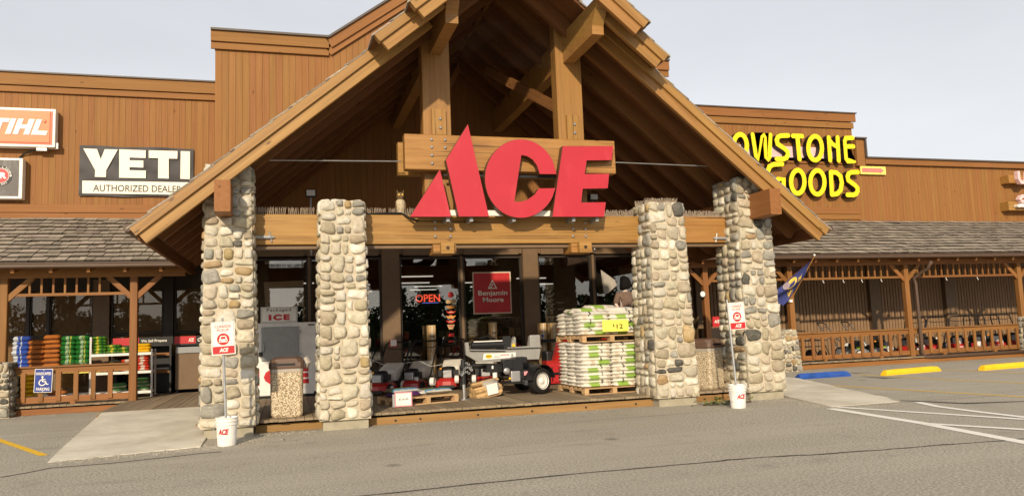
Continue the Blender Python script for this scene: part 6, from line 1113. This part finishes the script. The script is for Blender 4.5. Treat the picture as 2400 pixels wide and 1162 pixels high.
# ------------------------------------------------------------------ state flag on a short pole
fa_, fb_ = P(1853, 704, YP - .12), P(1909, 600, 19.5); t = thing('flag', fa_, 'navy blue state flag with gold lettering on a short pole at the right porch post', 'flag'); MB().tube([fa_, fb_], .014, 8).build('pole', 'beam_wood', t); MB().lathe([(.02, 0), (.035, .03), (.02, .06)], 10, Matrix.Translation(fb_)).build('finial', 'price_white', t); MB().box(fa_.x - .05, fa_.x + .05, fa_.y - .03, fa_.y + .05, fa_.z - .05, fa_.z + .03).build('bracket', 'price_white', t)
C0, C1, C2, C3 = P(1904, 607, 19.55), P(1875, 664, 20.0), P(1831, 715, 19.8), P(1813, 684, 19.5)
def fpt(u, v):
    a_ = C0.lerp(C1, v); b_ = C3.lerp(C2, v); p = a_.lerp(b_, u); return p + Vector((0, .07 * math.sin(v * 8 + u * 3) * (.3 + u), -.05 * math.sin(u * 3.1) + .02 * math.sin(v * 7 + u * 5)))
mb = MB(); nu, nv = 18, 10
for i in range(nu + 1):
    for j in range(nv + 1): mb.v.append(tuple(fpt(i / nu, j / nv)))
for i in range(nu):
    for j in range(nv): k = i * (nv + 1) + j; mb.f.append((k, k + 1, k + nv + 2, k + nv + 1)); mb.m.append(0)
cl = mb.build('cloth', 'flag_navy', t, smooth=True); off = Vector((-.004, -.02, .004))
def on_flag(nm, pts, mt_, dd=1.0): MB().add([fpt(u, v) + off * dd for u, v in pts], [tuple(range(len(pts)))]).build(nm, mt_, t)
on_flag('seal', [(.55 + .17 * math.cos(k * .524), .27 + .22 * math.sin(k * .524)) for k in range(12)], 'flag_gold'); on_flag('seal_sky', [(.70 + .10 * math.cos(k * .524), .16 + .16 * math.sin(k * .524)) for k in range(12)], 'flag_sky', 1.5)
for key, u0, u1, v0, v1 in (('mo', .22, .36, .30, .52), ('ana', .42, .66, .70, .93)): vs, fs = TXT[key]; MB().add([fpt(u1 - (u1 - u0) * (1 - a_), v1 - (v1 - v0) * b_) + off for a_, b_ in vs], fs).build('lettering', 'flag_gold', t)
# ------------------------------------------------------------------ wheel stops, twig
def wheel_stop(x0, y0, x1, y1, mat_, label, wear):
    a, b = G(x0, y0), G(x1, y1); L = (b - a).length; M = Matrix.Translation(a) @ Matrix.Rotation(math.atan2(b.y - a.y, b.x - a.x), 4, 'Z'); c = .07; rng = random.Random(int(x0)); mb = MB(); n_ = 9; prof = [(0, .0), (.0, .06), (.05, .14), (.13, .14), (.18, .06), (.18, .0)]; vs = []
    for i in range(n_ + 1):
        f = i / n_; sh = .035 if i in (0, n_) else 0
        for y, z in prof: vs.append((f * L + (c * z / .14 * (1 if i == 0 else -1 if i == n_ else 0)), y + rng.uniform(-.004, .004), z * (1 - (.10 if sh else 0)) + rng.uniform(-.004, .004) * (z > 0)))
    k = len(prof); fs = [tuple(range(k))[::-1], tuple(range(n_ * k, (n_ + 1) * k))] + [(i * k + j, i * k + (j + 1) % k, (i + 1) * k + (j + 1) % k, (i + 1) * k + j) for i in range(n_) for j in range(k)]
    mb.add([M @ Vector(v) for v in vs], fs); return tag(mb.build('wheel_stop', mat_), label, 'wheel stop', 'painted wheel stops')
wheel_stop(1872, 889, 1996, 881, 'stop_blue', 'blue painted concrete wheel stop beside the right ramp', 0); wheel_stop(2077, 880, 2207, 869, 'stop_yellow', 'yellow painted concrete wheel stop next to the blue one', 0); wheel_stop(2307, 868, 2440, 857, 'stop_yellow', 'yellow painted concrete wheel stop at the right picture edge', 0)
p = G(1698, 947); t = thing('leafy_twig', (p.x, p.y, 0), 'cut leafy twig lying beside the right bucket', 'twig'); rng = random.Random(9); MB().tube([(p.x - .45, p.y, .02), (p.x - .1, p.y + .05, .05), (p.x + .3, p.y, .03), (p.x + .55, p.y - .05, .02)], .012, 5).build('stem', 'bark', t); mb = MB()
for k in range(90):
    c_ = Vector((p.x + rng.gauss(-.05, .26), p.y + rng.gauss(0, .10), rng.uniform(.01, .11))); a_ = Vector((rng.uniform(-1, 1), rng.uniform(-1, 1), rng.uniform(-.4, .6))).normalized(); b_ = a_.cross(Vector((0, 0, 1))).normalized() * .03; mb.add([c_, c_ + a_ * .06 + b_, c_ + a_ * .13, c_ + a_ * .06 - b_], [(0, 1, 2, 3)])
tag(mb.build('leaves', 'twig_leaf', t), kind='stuff')
# ------------------------------------------------------------------ trees across the car park, behind the camera: they show in the shop windows
def tree(x, y, h, w, label, seed):
    rng = random.Random(seed); t = thing('tree', (x, y, 0), label, 'tree', 'trees across the car park'); MB().tube([(x, y, 0), (x + .1, y, h * .3), (x, y + .1, h * .6), (x, y, h * .85)], [.22, .18, .12, .04], 8).build('trunk', 'bark', t); lm = MB()
    for k in range(7): an = rng.uniform(0, 6.28); zz = h * rng.uniform(.25, .6); lm.tube([(x, y, zz), (x + w * .35 * math.cos(an), y + w * .35 * math.sin(an), zz + h * .2)], [.07, .02], 5)
    lm.build('limbs', 'bark', t); mb = MB(); cl_ = [(Vector((rng.gauss(0, .32) * w, rng.gauss(0, .32) * w, h * rng.uniform(.22, .97))), rng.uniform(.35, .8)) for _ in range(34)]
    for c_, r_ in cl_:
        taper = max(.25, 1.15 - c_.z / h); c_ = Vector((c_.x * taper, c_.y * taper, c_.z))
        for q in range(46):
            d_ = Vector((rng.gauss(0, 1), rng.gauss(0, 1), rng.gauss(0, .8))).normalized() * r_ * rng.uniform(.5, 1.05); p_ = Vector((x, y, 0)) + c_ + d_; a_ = Vector((rng.uniform(-1, 1), rng.uniform(-1, 1), rng.uniform(-1, 1))).normalized(); b_ = a_.orthogonal().normalized() * .11; mb.add([p_ - a_ * .16, p_ + b_, p_ + a_ * .16, p_ - b_], [(0, 1, 2, 3)])
    tag(mb.build('crown', 'tree_leaf', t), kind='stuff')
rng = random.Random(77); x = -46; i = 0; adj = ['first', 'second', 'third', 'fourth', 'fifth', 'sixth', 'seventh', 'eighth', 'ninth', 'tenth', 'eleventh', 'twelfth', 'thirteenth', 'fourteenth', 'fifteenth', 'sixteenth', 'seventeenth', 'eighteenth', 'nineteenth', 'twentieth', 'twenty-first', 'twenty-second', 'twenty-third', 'twenty-fourth']
while x < 44 and i < 24:
    h = rng.choice((4.2, 4.8, 5.4, 6.2, 7.4)) * rng.uniform(.9, 1.1); tree(x, -36 + rng.uniform(-4, 4), h, rng.uniform(2.0, 3.4), adj[i] + ' tree from the left in the row mirrored by the shop windows', i); x += rng.uniform(3.0, 4.6); i += 1
for k, (x_, h_) in enumerate(((12.6, 6.6), (16.0, 7.6), (19.0, 8.2), (22.0, 7.4), (-14.0, 5.6), (-19.5, 6.2), (9.6, 5.6))): tree(x_, -31, h_, 3.4, ('slim', 'tall', 'tallest', 'broad', 'low bushy', 'far left', 'small')[k] + ' tree standing before the hedge mirrored by the shop windows', 100 + k)
hm = MB(); rng = random.Random(5)
for k in range(9000):
    p_ = Vector((rng.uniform(-60, 60), -33 + rng.gauss(0, .8), 0)); p_.z = rng.uniform(0, 1) ** .7 * (4.0 + 1.3 * mnoise.noise(Vector((p_.x * .25, 0, 3)))); a_ = Vector((rng.uniform(-1, 1), rng.uniform(-1, 1), rng.uniform(-1, 1))).normalized(); b_ = a_.orthogonal().normalized() * .22; hm.add([p_ - a_ * .3, p_ + b_, p_ + a_ * .3, p_ - b_], [(0, 1, 2, 3)])
for k in range(30): hm.box(-60 + k * 4, -56.01 + k * 4, -33.3, -32.7, 0, 2.8 + .5 * math.sin(k * 1.7))
tag(hm.build('hedge', 'tree_leaf'), 'long dark hedge across the car park mirrored in the shop windows', 'hedge', kind='stuff')

# ------------------------------------------------------------------ loose grit along edges of paving, ramps and column feet
rng = random.Random(41); gm2 = MB(); lines = [(G(112, 1085), G(480, 1050), .16, 420), (G(240, 968), G(112, 1083), .14, 160), (G(470, 1050), G(600, 1030), .2, 300), (G(600, 1020), G(750, 1010), .12, 200), (G(880, 1000), G(1540, 953), .10, 420), (G(1640, 945), G(1830, 936), .16, 260), (G(1830, 936), G(1950, 957), .14, 240), (G(1950, 957), G(2110, 945), .16, 240), (G(50, 975), G(230, 965), .2, 160), (G(1915, 870), G(2400, 838), .2, 260)]
for a_, b_, sp_, n_ in lines:
    for k in range(int(n_ * .8)):
        q = a_.lerp(b_, rng.random()) + Vector((rng.gauss(0, sp_), rng.gauss(-.03, sp_), 0)); r_ = rng.uniform(.004, .011)
        gm2.add([(q.x - r_, q.y - r_ * .6, .001), (q.x + r_, q.y - r_ * .5, .001), (q.x + r_ * .1, q.y + r_, .001), (q.x + rng.uniform(-.5, .5) * r_, q.y, .001 + r_ * 1.1)], [(0, 1, 3), (1, 2, 3), (2, 0, 3), (2, 1, 0)])
for k in range(500):
    q = Vector((rng.uniform(-5, 16), rng.uniform(6, 13), 0)); r_ = rng.uniform(.003, .008)
    gm2.add([(q.x - r_, q.y - r_ * .6, .001), (q.x + r_, q.y - r_ * .5, .001), (q.x + r_ * .1, q.y + r_, .001), (q.x, q.y, .001 + r_)], [(0, 1, 3), (1, 2, 3), (2, 0, 3), (2, 1, 0)])
tag(gm2.build('gravel', 'grit'), 'scattered pale grit along the paving edges and column feet', 'gravel', kind='stuff')
